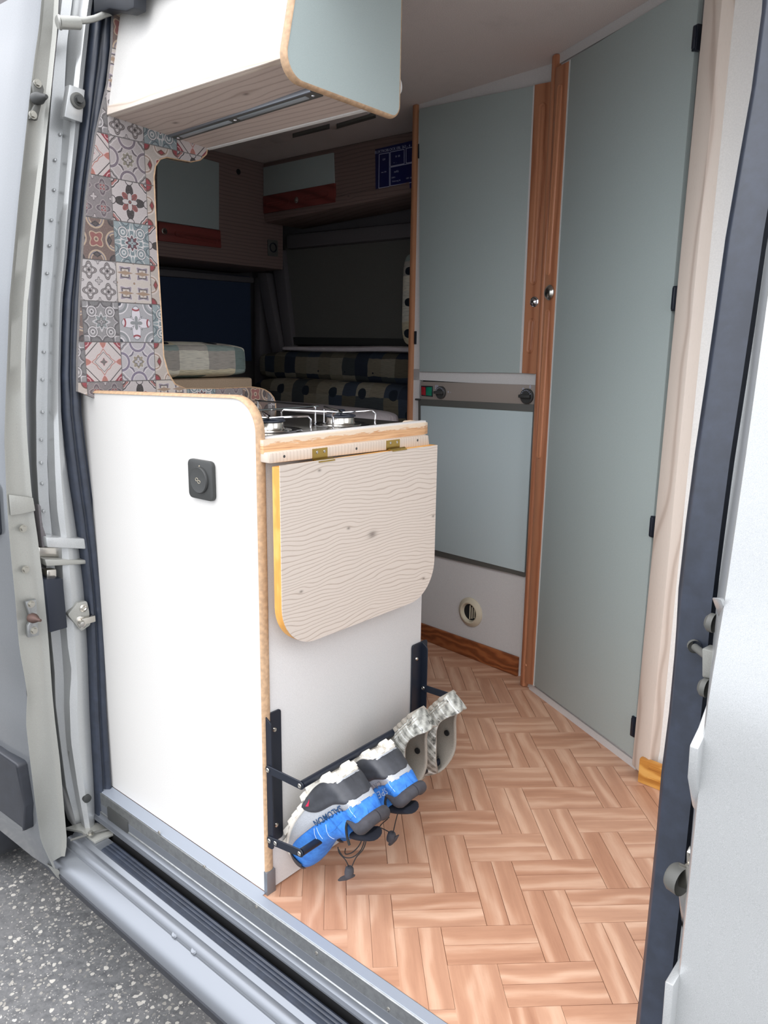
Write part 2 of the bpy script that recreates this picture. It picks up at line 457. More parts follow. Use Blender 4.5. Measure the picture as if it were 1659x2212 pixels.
# ---------------------------------------------------------------- ground and van shell
bm = bmesh.new(); 
vs_ = [bm.verts.new(p) for p in ((-6, -6, -.45), (6, -6, -.45), (6, 4, -.45), (-6, 4, -.45))]; bm.faces.new(vs_)
tag(bmfin('ground', bm, ASPH), 'rough grey asphalt with pale stones in it, outside the van', kind='structure')

fl = box('floor', (-2.2, -.010, -.03), (1.6, 1.9, -.0025), Mat('floor_joint', (150, 104, 80), .5).m)
tag(fl, 'wood-look floor of short planks laid in a herringbone of pairs', kind='structure')
# herringbone of two-plank blocks
u = Vector((.0655, .0618)); v = Vector((-.0655, .0680)); o0 = Vector((.122, .104))
gap = .0006
def plank_mesh(a, b, nm):
    """a: long vector (2 modules), b: half module across"""
    bm = bmesh.new(); A = a.normalized(); B = b.normalized()
    pts = [A*gap+B*gap, a-A*gap+B*gap, a+b-A*gap-B*gap, b+A*gap-B*gap]
    ang = atan2(A.y, A.x)
    rot = Matrix.Rotation(-ang, 2)
    q = [rot @ p for p in pts]
    top = [bm.verts.new((p.x, p.y, 0)) for p in q]; bot = [bm.verts.new((p.x, p.y, -.0035)) for p in q]
    bm.faces.new(top)
    for i in range(4): bm.faces.new((top[i], bot[i], bot[(i+1) % 4], top[(i+1) % 4]))
    bmesh.ops.recalc_face_normals(bm, faces=bm.faces)
    me = D.meshes.new(nm); bm.to_mesh(me); bm.free(); me.materials.append(PLANK)
    return me, ang
PM = {}
for key, a, b in (('h', u*2, v*.5), ('v', v*2, u*.5)):
    PM[key] = plank_mesh(a, b, 'plank')
YMIN, YMAX, XMIN, XMAX = -.010, 1.36, -.75, .95
def add_plank(key, org, a, b):
    q = [org, org+a, org+a+b, org+b]
    if max(p.y for p in q) < YMIN or min(p.y for p in q) > YMAX or max(p.x for p in q) < XMIN or min(p.x for p in q) > XMAX: return
    # nothing under the kitchen unit shows
    if all(p.x < -.03 and p.y < .49 for p in q): return
    if all((p.y-1.205)*.451 + (p.x+.078)*.24 > .02 for p in q) and all(p.x > -.07 for p in q): return
    if all(p.x < -.55 for p in q) and all(p.y < .9 for p in q): return
    me, ang = PM[key]
    if min(p.y for p in q) >= YMIN:
        o = D.objects.new('plank', me); SC.collection.objects.link(o)
        o.location = (org.x, org.y, 0); o.rotation_euler = (0, 0, ang)
    else:
        pl = clip([tuple(p) for p in (q if (a.x*b.y-a.y*b.x) > 0 else q[::-1])], [(-9, YMIN), (9, YMIN), (9, 9), (-9, 9)])
        if not pl: return
        rot = Matrix.Rotation(-ang, 2); bm = bmesh.new()
        vv = [bm.verts.new((*(rot @ (Vector(p)-org)), 0)) for p in pl]; bm.faces.new(vv)
        m2 = D.meshes.new('plank'); bm.to_mesh(m2); bm.free(); m2.materials.append(PLANK)
        o = D.objects.new('plank', m2); SC.collection.objects.link(o); o.location = (org.x, org.y, 0); o.rotation_euler = (0, 0, ang)
    o.parent = fl
for n in range(-16, 17):
    for m_ in range(-9, 10):
        org = o0 + (u-v)*n + (u+v)*2*m_/1.0
        for k in (0, 1):
            add_plank('h', org + v*.5*k, u*2, v*.5)
            add_plank('v', org - v*2 + u*.5*k, v*2, u*.5)

tag(box('ceiling', (-2.2, .16, 1.90), (1.3, 1.95, 1.95), CEIL), 'greyish white felt-lined ceiling', kind='structure')
tag(box('wall_far', (-2.2, 1.84, -.02), (1.6, 1.9, 1.92), TRIMG), 'dark grey far side wall of the van', kind='structure')
tag(box('wall_rear', (-2.24, -.02, -.02), (-2.18, 1.9, 1.92), TRIMG), 'dark grey rear wall of the van', kind='structure')
tag(box('wall_front', (1.55, -.02, -.02), (1.6, 1.9, .75), TRIMG), 'low front wall under the cab windows', kind='structure')
# side wall of the van behind the opening (rear quarter) and the roof above it
tag(fpoly('wall_side', 'KS', [(-2.2, -.2), (-.64, -.2), (-.64, 1.95), (-2.2, 1.95)], -.02, .0, TRIMG), 'inner face of the van side behind the opening', kind='structure')
bm = bmesh.new(); bbox(bm, (-2.2, .12, 1.95), (1.3, 1.95, 1.99)); bbox(bm, (-2.2, .10, 1.78), (1.3, .15, 1.96))
rf_ = bmfin('trim_7', bm, PAINT)
tag(rf_, 'silver roof and gutter over the opening', kind='structure')

# ---------------------------------------------------------------- rear door pillar with its rubber seal (follows the curved body side)
SR = [(-0.6,0.1427,1.8481), (-0.6,0.1362,1.8013), (-0.6,0.1267,1.726), (-0.6,0.1115,1.6485), (-0.6,0.0764,1.5384), (-0.6,0.0437,1.4007), (-0.6,0.0245,1.2731), (-0.6,0.0125,1.1837), (-0.6,-0.0028,1.0528), (-0.6,-0.0089,0.9709), (-0.6,-0.0069,0.9082), (-0.6,0.001,0.8008), (-0.6,0.0077,0.7012), (-0.6,0.0103,0.6223), (-0.6,0.0121,0.4955), (-0.6,0.0128,0.3651), (-0.6,0.0073,0.1958), (-0.6,0.008,0.0948), (-0.6,0.0074,-0.0079), (-0.6,0.0085,-0.127)]
SL = [(-0.6,0.0962,1.8333), (-0.6,0.0854,1.786), (-0.6,0.0716,1.711), (-0.6,0.0576,1.6355), (-0.6,0.0393,1.5311), (-0.6,0.0113,1.396), (-0.6,-0.01,1.27), (-0.6,-0.0273,1.1817), (-0.6,-0.0427,1.053), (-0.6,-0.049,0.9725), (-0.6,-0.0474,0.9109), (-0.6,-0.0435,0.8059), (-0.6,-0.0354,0.708), (-0.6,-0.0299,0.6299), (-0.6,-0.0241,0.5044), (-0.6,-0.0263,0.3769), (-0.6,-0.0323,0.2106), (-0.6,-0.0345,0.1126), (-0.6,-0.0355,0.012), (-0.6,-0.0408,-0.1148)]
P1 = [(-0.6,0.0705,1.825), (-0.6,0.0587,1.7779), (-0.6,0.0428,1.7031), (-0.6,0.0261,1.6189), (-0.6,0.0118,1.5256), (-0.6,-0.0119,1.3927), (-0.6,-0.0299,1.2682), (-0.6,-0.0462,1.1807), (-0.6,-0.0595,1.0531), (-0.6,-0.0728,0.9127), (-0.6,-0.0779,0.8098), (-0.6,-0.08,0.715), (-0.6,-0.0756,0.6604), (-0.6,-0.0802,0.5181), (-0.6,-0.0797,0.393), (-0.6,-0.0752,0.3335), (-0.6,-0.0861,0.2665), (-0.6,-0.0907,0.1605), (-0.6,-0.0826,0.0339), (-0.6,-0.0707,-0.0992)]
FRt = [(-0.635,0.063,1.8316), (-0.635,0.0469,1.7563), (-0.635,0.0371,1.7091), (-0.635,0.0272,1.6348), (-0.635,0.015,1.5316), (-0.635,-0.0049,1.3974), (-0.635,-0.0244,1.2708), (-0.635,-0.0388,1.1821), (-0.635,-0.0545,1.0524), (-0.635,-0.0632,0.9713), (-0.635,-0.0771,0.8269), (-0.635,-0.0805,0.7314), (-0.635,-0.0793,0.6661), (-0.635,-0.0785,0.5098), (-0.635,-0.0778,0.4178), (-0.635,-0.076,0.3234), (-0.635,-0.0838,0.1939), (-0.635,-0.0825,0.1196), (-0.635,-0.0748,0.0159), (-0.635,-0.0545,-0.1237)]
FLf = [(-0.64,0.0427,1.8264), (-0.64,0.0267,1.7516), (-0.64,0.0169,1.7047), (-0.64,0.0028,1.6298), (-0.64,-0.0146,1.5265), (-0.64,-0.0325,1.394), (-0.64,-0.0489,1.2689), (-0.64,-0.0623,1.181), (-0.64,-0.0782,1.0524), (-0.64,-0.088,0.9721), (-0.64,-0.0989,0.8286), (-0.64,-0.1015,0.7338), (-0.64,-0.0951,0.6681), (-0.64,-0.0979,0.5135), (-0.64,-0.0986,0.4225), (-0.64,-0.0971,0.3288), (-0.64,-0.1013,0.2471), (-0.64,-0.0976,0.1487), (-0.64,-0.0922,0.0218), (-0.64,-0.07,-0.1179)]
def shift(col, dx=0, dy=0): return [(p[0]+dx, p[1]+dy, p[2]) for p in col]
def blend(a, b, t, dx=0):
    """column between two columns, resampled by index"""
    n = 24; r = []
    def at(c, z):
        c = sorted(c, key=lambda p: -p[2])
        for p, q in zip(c, c[1:]):
            if z >= q[2]: 
                k = 0 if p[2] == q[2] else (p[2]-z)/(p[2]-q[2]); return [p[i]+(q[i]-p[i])*k for i in range(3)]
        return list(c[-1])
    z0 = min(a[0][2], b[0][2]); z1 = max(a[-1][2], b[-1][2])
    for i in range(n+1):
        z = z0+(z1-z0)*i/n; p = at(a, z); q = at(b, z)
        r.append((p[0]+(q[0]-p[0])*t+dx, p[1]+(q[1]-p[1])*t, z))
    return r
pil = loft_cols('trim_1', [shift(SR, -.06, .02), shift(SR, -.03), shift(SL, -.012), blend(SL, P1, .35, .004), blend(SL, P1, .75, .008), P1, blend(P1, FRt, .25, -.016), blend(P1, FRt, .8, -.012), FRt, FLf, shift(FLf, -.004, -.001), shift(FLf, -.08, .012)], PAINT, smooth=True, rows=70)
tag(pil, 'pressed silver metal door pillar behind the opening, along the black seal', kind='structure')
# seal: two ribs of rubber
def seal_strip(name, A, B, parent, x0=0.0, sg=1):
    n = 60; bm = bmesh.new()
    a = blend(A, A, 0); b = blend(B, B, 0)
    prof = [(0, -.035), (0, .006), (.12, .016), (.26, .014), (.34, .004), (.42, .012), (.58, .02), (.72, .017), (.8, .008), (.88, .012), (1.0, .004), (1.0, -.03)]
    cols = []
    for t, h in prof: cols.append(blend(A, B, t, h*sg+x0))
    rows = list(zip(*cols)); grid = [[bm.verts.new(p) for p in r] for r in rows]
    for r1, r2 in zip(grid, grid[1:]):
        for k in range(len(r1)-1): bm.faces.new((r1[k], r1[k+1], r2[k+1], r2[k]))
    return bmfin(name, bm, RUBBER, parent, smooth='all')
s_ = seal_strip('rubber_seal', SL, SR, pil); s_['label'] = 'ribbed dark blue-black rubber seal'
q = [(-0.5731,0.085,1.8314), (-0.4218,0.085,1.7922), (-0.4282,0.085,1.7428), (-0.4581,0.085,1.7433), (-0.5165,0.085,1.7623), (-0.5483,0.085,1.7647), (-0.5772,0.085,1.7681)]
bm = bmesh.new(); prism(bm, [(a_, .07, c_) for a_, b_, c_ in q], [(a_, .10, c_) for a_, b_, c_ in q]); bmfin('seal_corner', bm, RUBBER2, pil, bevel=.004)
# spot welds on the flange
for (p) in ((-0.632,-0.0569,1.1321), (-0.632,-0.0649,1.0725), (-0.632,-0.0729,1.0124), (-0.632,-0.0788,0.9415), (-0.632,-0.087,0.8803), (-0.632,-0.0912,0.8287), (-0.632,-0.093,0.7816), (-0.632,-0.095,0.7179), (-0.632,-0.0074,1.4761), (-0.632,-0.0144,1.4145), (-0.632,-0.0256,1.3518), (-0.632,-0.034,1.2985), (-0.632,-0.0439,1.24), (-0.632,0.0082,1.5298)):
    lathe('spot_weld', (p[0]-.002, p[1], p[2]), (1, -.3, 0), [(.0035, 0), (.0035, .003), (.0022, .004), (.0016, .0032), (0, .0032)], PAINT, pil, 10)
def hexbolt(name, c, axis, r, h, mat, parent, washer=True):
    bm = bmesh.new(); ax = Vector(axis).normalized(); a = ax.orthogonal().normalized(); b = ax.cross(a); c = Vector(c)
    def ring(r_, h_, n, ph=0): return [c+ax*h_+(a*cos(2*pi*k/n+ph)+b*sin(2*pi*k/n+ph))*r_ for k in range(n)]
    if washer: prism(bm, ring(r*1.35, -.001, 16), ring(r*1.35, h*.25, 16))
    prism(bm, ring(r, h*.2, 6), ring(r*.94, h, 6))
    return bmfin(name, bm, mat, parent, smooth=True)
# bracket plate with the upper stop bolt
def xpoly(name, pts, x0, x1, mat, parent, bevel=.002, seg=2):
    bm = bmesh.new(); prism(bm, [(x0, p[1], p[2]) for p in pts], [(x1, p[1], p[2]) for p in pts])
    return bmfin(name, bm, mat, parent, bevel=bevel, seg=seg)
xpoly('hinge_plate', [(-0.58,0.0073,1.6178), (-0.58,0.042,1.6154), (-0.58,0.0308,1.549), (-0.58,-0.0089,1.5523)], -.60, -.58, PAINT, pil)
p = (-0.58,0.0224,1.5894)
lathe('stop_washer', (-.58, p[1], p[2]), (1, 0, 0), [(.016, 0), (.016, .004), (.012, .006), (0, .006)], GREY, pil)
hexbolt('stop_bolt', (-.574, p[1], p[2]), (1, -.2, 0), .008, .012, DGREY, pil)
# middle guide bracket (channel running back along the body), buffer box, striker
gb = xpoly('guide_bracket', [(-0.6,-0.1178,0.6702), (-0.6,-0.0272,0.6505), (-0.6,-0.0257,0.6247), (-0.6,-0.1166,0.6465)], -.64, -.585, PAINT, pil, .003)
xpoly('guide_bracket', [(-0.6,-0.1222,0.6433), (-0.6,-0.0257,0.6247), (-0.6,-0.0254,0.5978), (-0.6,-0.122,0.6197)], -.68, -.615, STEEL, pil, .003)
xpoly('guide_bracket', [(-0.6,-0.122,0.6197), (-0.6,-0.0242,0.5975), (-0.6,-0.025,0.5876), (-0.6,-0.1192,0.6019)], -.66, -.59, PAINTG, pil, .003)
xpoly('buffer_box', [(-0.575,-0.1325,0.5775), (-0.575,-0.0913,0.5704), (-0.575,-0.0894,0.4525), (-0.575,-0.131,0.452)], -.65, -.575, BLACK, pil, .002)
xpoly('latch_clip', [(-0.59,-0.1195,0.5942), (-0.59,-0.0961,0.5913), (-0.59,-0.098,0.5666), (-0.59,-0.1213,0.5719)], -.62, -.59, STEEL, pil, .004)
stp = xpoly('striker_plate', rounded([(-0.585,-0.0821,0.4795)[1:], (-0.585,-0.0555,0.5019)[1:], (-0.585,-0.0326,0.5007)[1:], (-0.585,-0.0287,0.4746)[1:], (-0.585,-0.0277,0.4397)[1:], (-0.585,-0.0517,0.4303)[1:]], [.006]*6, 3) and
      [(-.585, a, b) for a, b in rounded([(-0.585,-0.0821,0.4795)[1:], (-0.585,-0.0555,0.5019)[1:], (-0.585,-0.0326,0.5007)[1:], (-0.585,-0.0287,0.4746)[1:], (-0.585,-0.0277,0.4397)[1:], (-0.585,-0.0517,0.4303)[1:]], [.006]*6, 3)], -.598, -.585, PAINTG, pil, .0015)
for q in ((-0.585,-0.043,0.4863), (-0.585,-0.0494,0.4468)):
    lathe('plate_screw', q, (1, 0, 0), [(.0095, 0), (.0095, .002), (.006, .004), (.004, .002), (0, .002)], STEEL, stp, 14)
q = (-0.585,-0.0532,0.457)
lathe('striker_pin', q, (1, -.3, 0), [(.012, 0), (.012, .002), (.0065, .003), (.0065, .03), (0, .031)], STEEL, stp, 14)
box('striker_arm', (-.585, q[1]-.002, q[2]-.008), (-.572, q[1]+.032, q[2]+.008), STEEL, stp, .002)
lathe('drain_plug', (-0.59,-0.0666,-0.0009), (1, -.1, 0), [(.010, -.01), (.010, .003), (.006, .004), (0, .004)], DGREY, pil, 16)
bm = bmesh.new()
lower = [(-.612, *q[1:]) for q in ((-0.612,-0.0872,0.1241), (-0.612,-0.0708,0.0737), (-0.612,-0.0416,0.0227), (-0.612,-0.0359,-0.0017), (-0.612,-0.0759,0.0056))]
prism(bm, lower, [(a-.02, b, c) for a, b, c in lower]); bmfin('pillar_gusset', bm, PAINTG, pil, bevel=.003)

# ---------------------------------------------------------------- sliding door, open, its leading edge beside the pillar
dr = empty('door_1', (-.6, -.15, -.1), 'open silver sliding door standing behind the pillar', kind='structure')
DRt = [(-0.585,0.0022,1.7994), (-0.585,-0.0079,1.7203), (-0.585,-0.0215,1.6481), (-0.585,-0.0352,1.5755), (-0.585,-0.0551,1.4747), (-0.585,-0.0779,1.3637), (-0.585,-0.0982,1.2612), (-0.585,-0.115,1.1768), (-0.585,-0.1304,1.0538), (-0.585,-0.1378,0.9672), (-0.585,-0.1405,0.8887), (-0.585,-0.1412,0.7985), (-0.585,-0.1403,0.737), (-0.585,-0.1363,0.674), (-0.585,-0.1311,0.534), (-0.585,-0.1313,0.4127), (-0.585,-0.1328,0.2997), (-0.585,-0.1318,0.2297), (-0.585,-0.1282,0.1336), (-0.585,-0.1275,0.0118), (-0.585,-0.1271,-0.0881), (-0.585,-0.1355,-0.1214)]
DLf = [(-0.585,-0.0293,1.7893), (-0.585,-0.0434,1.7101), (-0.585,-0.0564,1.6561), (-0.585,-0.0719,1.5843), (-0.585,-0.0916,1.4854), (-0.585,-0.1131,1.3767), (-0.585,-0.133,1.2671), (-0.585,-0.1496,1.175), (-0.585,-0.165,1.0539), (-0.585,-0.1772,0.9594), (-0.585,-0.1851,0.8924), (-0.585,-0.1908,0.7848), (-0.585,-0.193,0.7046), (-0.585,-0.1935,0.6433), (-0.585,-0.1928,0.5492), (-0.585,-0.1939,0.4315), (-0.585,-0.1873,0.3525), (-0.585,-0.186,0.3185), (-0.585,-0.1947,0.254), (-0.585,-0.193,0.1614), (-0.585,-0.19,0.0422), (-0.585,-0.1857,-0.0508), (-0.585,-0.1612,-0.1387)]
edge = loft_cols('door_edge', [shift(DRt, -.25, .004), shift(DRt, -.006, .002), DRt, blend(DRt, DLf, .12, -.004), blend(DRt, DLf, .2, -.006), blend(DRt, DLf, .88, -.004), DLf, shift(DLf, .001, -.004)], PAINTG, dr, smooth=True, rows=80)
edge['label'] = 'pale grey leading edge of the door'
def skin_cols():
    cols = []
    for k, (dx, dy) in enumerate([(.001, -.004), (-.008, -.008), (-.08, -.016), (-.25, -.022), (-.6, -.028), (-1.25, -.028)]):
        cols.append(shift(DLf, dx, dy))
    return cols
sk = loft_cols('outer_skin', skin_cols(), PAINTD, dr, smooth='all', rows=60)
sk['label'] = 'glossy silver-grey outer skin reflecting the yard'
for q in ((-0.585,-0.1668,0.6991), (-0.585,-0.1697,0.6071)):
    hexbolt('edge_bolt', (-.583, q[1], q[2]), (1, 0, 0), .0062, .006, BOLT, dr)
q0 = [(-0.585,-0.1797,0.5374), (-0.585,-0.155,0.5377), (-0.585,-0.1563,0.497), (-0.585,-0.1558,0.4531), (-0.585,-0.1806,0.4548), (-0.585,-0.1794,0.4815), (-0.585,-0.1724,0.4905), (-0.585,-0.1731,0.5068)]
lp = xpoly('latch_plate', q0, -.585, -.574, ALU, dr, .0015)
for q in ((-0.574,-0.1682,0.5296), (-0.574,-0.1672,0.4679)): hexbolt('latch_bolt', q, (1, 0, 0), .0062, .006, BOLT, lp)
q = (-0.574,-0.1688,0.4976)
lathe('latch_cone', (q[0]-.004, q[1], q[2]), (1, .15, 0), [(.011, 0), (.011, .01), (.008, .018), (.004, .026), (.003, .034), (0, .035)], Mat('rust_brown', (92, 72, 66), .55, .5).m, lp, 16)
q0 = [(-0.585,-0.0731,1.6028), (-0.585,-0.0534,1.6007), (-0.585,-0.0512,1.5926), (-0.585,-0.0594,1.5631), (-0.585,-0.0697,1.5315), (-0.585,-0.0848,1.5317), (-0.585,-0.0796,1.5483), (-0.585,-0.0696,1.566), (-0.585,-0.0728,1.5841)]
lp = xpoly('latch_plate', q0, -.585, -.574, GREY, dr, .0015)
for q in ((-0.574,-0.0644,1.6011), (-0.574,-0.079,1.5397)): hexbolt('latch_bolt', q, (1, 0, 0), .006, .006, BOLT, lp)
q = (-0.574,-0.0687,1.572); lathe('latch_cone', q, (1, .2, 0), [(.012, -.004), (.012, .01), (.007, .02), (.004, .03), (0, .031)], DGREY, lp, 16)
# overlap joint and step in the edge
bm = bmesh.new(); q0 = [(-.5845, *q[1:]) for q in ((-0.5845,-0.1908,0.7769), (-0.5845,-0.1404,0.7628), (-0.5845,-0.1378,0.7336), (-0.5845,-0.1683,0.7312), (-0.5845,-0.1909,0.7317))]
prism(bm, q0, [(-.581, b, c) for a, b, c in q0]); bmfin('edge_overlap', bm, PAINTG, dr, bevel=.001)
# hinge arm top: rod and bracket reaching to the opening
q = [(-.555, *(-0.555,-0.0214,1.7196)[1:]), (-.555, *(-0.555,0.0226,1.7308)[1:])]
sweep('arm_socket', q, .0125, PAINTG, dr, 16)
sweep('door_arm', [(-0.555,0.0209,1.7345), (-0.553,0.0373,1.7397), (-0.55,0.0567,1.7481), (-0.55,0.0817,1.7641), (-0.55,0.1059,1.7766), (-0.55,0.1332,1.7786), (-0.55,0.1524,1.7834), (-0.55,0.1654,1.7945), (-0.55,0.1701,1.8352)], .0065, PAINTG, dr, 12)
sweep('arm_tip', [(-0.552,-0.023,1.7185), (-0.55,-0.0192,1.7191)], .014, PAINTG, dr, 16)
# middle roller bracket behind the edge
xpoly('roller_bracket', [(-0.62,-0.1229,0.745), (-0.62,-0.1151,0.7386), (-0.62,-0.1154,0.6963), (-0.62,-0.1059,0.6571), (-0.62,-0.1102,0.6439), (-0.62,-0.1208,0.6437)], -.66, -.6, TRIMG, dr, .003)
# lower trailing mud flap tip
bm = bmesh.new(); q0 = [(-.585, *q[1:]) for q in ((-0.585,-0.1779,-0.1205), (-0.585,-0.1529,-0.1497), (-0.585,-0.1393,-0.1997), (-0.585,-0.1557,-0.1709))]
prism(bm, q0, [(-.595, b, c) for a, b, c in q0]); bmfin('flap_tip', bm, PAINTG, dr)
# black mouldings on the skin
def on_skin(pts, name, out, mat, lab=None):
    """pads sitting proud on the skin; pts (x, z) along the van"""
    bm = bmesh.new()
    def y(x, z):
        # skin y at height z
        c = blend(DLf, DLf, 0); best = min(c, key=lambda p: abs(p[2]-z)); d = -.585-x
        ks = [(0, -.004), (.01, -.008), (.08, -.016), (.25, -.022), (.6, -.028), (1.25, -.028)]
        return best[1] + lerp_rows(ks, d)
    a = [(x, y(x, z)-out, z) for x, z in pts]; b = [(x, y(x, z)+.004, z) for x, z in pts]
    prism(bm, a, b); o = bmfin(name, bm, mat, dr, bevel=.006, seg=3)
    if lab: o['label'] = lab
    return o
on_skin(rounded([(-.604, .80), (-.604, .685), (-1.2, .685), (-1.2, .80)], [.02, .012, 0, 0], 4), 'side_moulding', .02, PLASTIC, 'black plastic side moulding')
on_skin(rounded([(-.592, .158), (-.588, .05), (-.60, -.02), (-1.2, -.03), (-1.2, .16)], [.01, .01, .01, 0, 0], 4), 'lower_moulding', .022, PLASTIC, 'black plastic lower cladding')

# rear wheel glimpsed under the door
chs = empty('chassis', (-1.28, -.0, -.45), 'underside of the van with the rear wheel', kind='structure')
wh = chs
prof = [(.20, -.10), (.25, -.112), (.31, -.108), (.328, -.09), (.334, -.06), (.336, 0), (.334, .06), (.328, .09), (.31, .108), (.25, .112), (.20, .10)]
lathe('tyre', (-1.28, -.02, -.114), (0, 1, 0), prof, RUBBER2, wh, 48)
lathe('rim', (-1.28, -.02, -.114), (0, -1, 0), [(.215, .085), (.205, .095), (.19, .07), (.10, .06), (.07, .095), (0, .1)], GREY, wh, 32)

# ---------------------------------------------------------------- sill: alu strip, face, channel, rubber tread, rounded outer edge, black cladding
def xbar(name, prof, mat, parent, x0=-.62, x1=1.5, smooth=True):
    bm = bmesh.new(); prism(bm, [(x0, y, z) for y, z in prof], [(x1, y, z) for y, z in prof])
    return bmfin(name, bm, mat, parent, smooth=smooth)
sill = xbar('trim_2', [(.0, -.03), (.0, -.16), (-.115, -.16), (-.118, -.118), (-.112, -.108), (-.10, -.103), (-.094, -.098), (-.088, -.092), (-.05, -.092), (-.05, -.125), (-.034, -.125), (-.034, -.03)], ALUS, None)
tag(sill, 'silver metal door sill under the opening', kind='structure')
xbar('edge_strip', [(-.009, .0012), (-.030, .0012), (-.0335, -.001), (-.0335, -.05), (-.036, -.052), (-.036, -.055), (-.031, -.055), (-.031, -.003), (-.009, -.003)], ALU, sill, -.6)['label'] = 'aluminium edge strip of the floor'
xbar('strip_top', [(-.0008, .0022), (-.0305, .0022), (-.0312, .001), (-.0008, .001)], Mat('satin_strip', (150, 157, 168), .45, .3).m, sill, -.6, 1.5) if False else None
for x0_, x1_, y_ in ((-.6, -.004, -.0008), (-.004, 1.5, -.0105)):
    xbar('strip_top', [(y_, .0020), (-.0305, .0020), (-.0312, .001), (y_, .001)], Mat('satin_strip', (160, 167, 178), .45, .3).m, sill, x0_, x1_)
xbar('step_plate', [(-.036, -.055), (-.0365, -.062), (-.04, -.066), (-.048, -.066), (-.048, -.070), (-.034, -.070), (-.034, -.055)], ALUS, sill)
tr = xbar('rubber_tread', [(-.052, -.095), (-.052, -.088), (-.056, -.086), (-.060, -.088), (-.062, -.0865), (-.066, -.0865), (-.068, -.088), (-.071, -.0865), (-.075, -.0865), (-.077, -.088), (-.080, -.0875), (-.086, -.089), (-.088, -.095)], RUBBER, sill, -.5)
tr['label'] = 'ribbed black rubber tread strip'
xbar('channel_floor', [(-.036, -.1245), (-.049, -.1245), (-.049, -.122), (-.036, -.122)], DARK, sill)  # near-black strip along the bottom of the channel
xbar('channel_wall', [(-.0345, -.071), (-.0375, -.071), (-.0375, -.1245), (-.0345, -.1245)], DARK, sill)
xbar('outer_lip', [(-.115, -.118), (-.140, -.132), (-.150, -.145), (-.152, -.16), (-.115, -.16)], ALUS, sill, -.66)
xbar('outer_ridge', [(-.094, -.101), (-.100, -.0985), (-.108, -.0995), (-.114, -.104), (-.117, -.112), (-.113, -.12), (-.094, -.115)], ALUS, sill, -.62)
cl = xbar('lower_cladding', [(-.11, -.158), (-.151, -.158), (-.154, -.163), (-.150, -.185), (-.11, -.19)], PLASTIC, sill, -.70)
cl['label'] = 'black plastic cladding below the sill'
xbar('underbody', [(.3, -.16), (-.09, -.16), (-.09, -.20), (.3, -.20)], DARK, sill, -2.2)
for q in ((-0.1623,-0.122,-0.033), (-0.0958,-0.122,-0.0336)):
    lathe('sill_rivet', (q[0], -.114, -.113), (0, -.6, .8), [(.0085, -.002), (.0085, .002), (.006, .0045), (.003, .004), (0, .0038)], ALUS, sill, 16)
for q in ((-0.3327,-0.034,0.0057), (-0.1665,-0.034,-0.0003), (0.0037,-0.034,-0.0073), (0.1743,-0.034,-0.0143), (0.3493,-0.034,-0.0231)):
    lathe('strip_screw', (q[0], -.0335, q[2]), (0, -1, 0), [(.0042, -.001), (.004, .0008), (.0015, .0012), (0, .0004)], STEEL, sill, 12)
# latch pocket in the sill face near the pillar
box('latch_pocket', (-.555, -.037, -.058), (-.462, -.030, -.022), DGREY, sill, .006)
# roller carrier of the door in the channel
ca = empty('door_carrier', (-.6, -.07, -.12), 'dirty grey metal lower roller arm of the door resting in the sill channel', 'door bracket')
bm = bmesh.new()
q0 = [(-0.6404,-0.1038,-0.085), (-0.5974,-0.0833,-0.085), (-0.5342,-0.0833,-0.085), (-0.5331,-0.0584,-0.085), (-0.5295,-0.0357,-0.085), (-0.5126,-0.0257,-0.085), (-0.5123,-0.0082,-0.085), (-0.5394,-0.0095,-0.085), (-0.5514,-0.0303,-0.085), (-0.5851,-0.0296,-0.085), (-0.6293,-0.061,-0.085)]
prism(bm, [(a, b, -.085) for a, b, c in q0], [(a, b, -.092) for a, b, c in q0]); bmfin('arm_plate', bm, PAINTG, ca, bevel=.001)
q = (-0.5142,-0.0222,-0.085); box('roller_bracket', (q[0]-.022, q[1]-.012, -.10), (q[0]+.012, q[1]+.014, -.072), ALU, ca, .003)
q = (-0.5546,-0.0771,-0.075); sweep('tension_rod', [(-0.5792,-0.1215,-0.082), (-0.5588,-0.075,-0.078), (-0.5461,-0.0392,-0.078)], .003, GREY, ca, 8)
hexbolt('arm_bolt', (-0.556,-0.0812,-0.076), (0, 0, 1), .006, .008, BOLT, ca)

# ---------------------------------------------------------------- front pillar at the right of the opening
fpx = .77
QL = [(0.77,0.0912,1.4399), (0.77,0.0887,1.4068), (0.77,0.0815,1.3488), (0.77,0.0595,1.2729), (0.77,0.0472,1.2078), (0.77,0.0366,1.1117), (0.77,0.0256,1.0393), (0.77,0.0144,0.9657), (0.77,0.008,0.8844), (0.77,0.0047,0.8231), (0.77,0.0081,0.7406), (0.77,0.01,0.6489), (0.77,0.0065,0.5619), (0.77,0.0066,0.4701), (0.77,0.0048,0.3687), (0.77,0.003,0.2777), (0.77,0.0049,0.1728)]
QR = [(0.772,0.1768,1.4639), (0.772,0.1727,1.4283), (0.772,0.1639,1.3661), (0.772,0.1348,1.2843), (0.772,0.1203,1.2152), (0.772,0.1103,1.1133), (0.772,0.1012,1.0363), (0.772,0.0881,0.9581), (0.772,0.0787,0.8723), (0.772,0.0765,0.7887), (0.772,0.1094,0.7106), (0.772,0.0992,0.6355), (0.772,0.0762,0.5913), (0.772,0.0914,0.5238), (0.772,0.0956,0.4232), (0.772,0.0979,0.3114), (0.772,0.0826,0.2225), (0.772,0.0672,0.1245)]
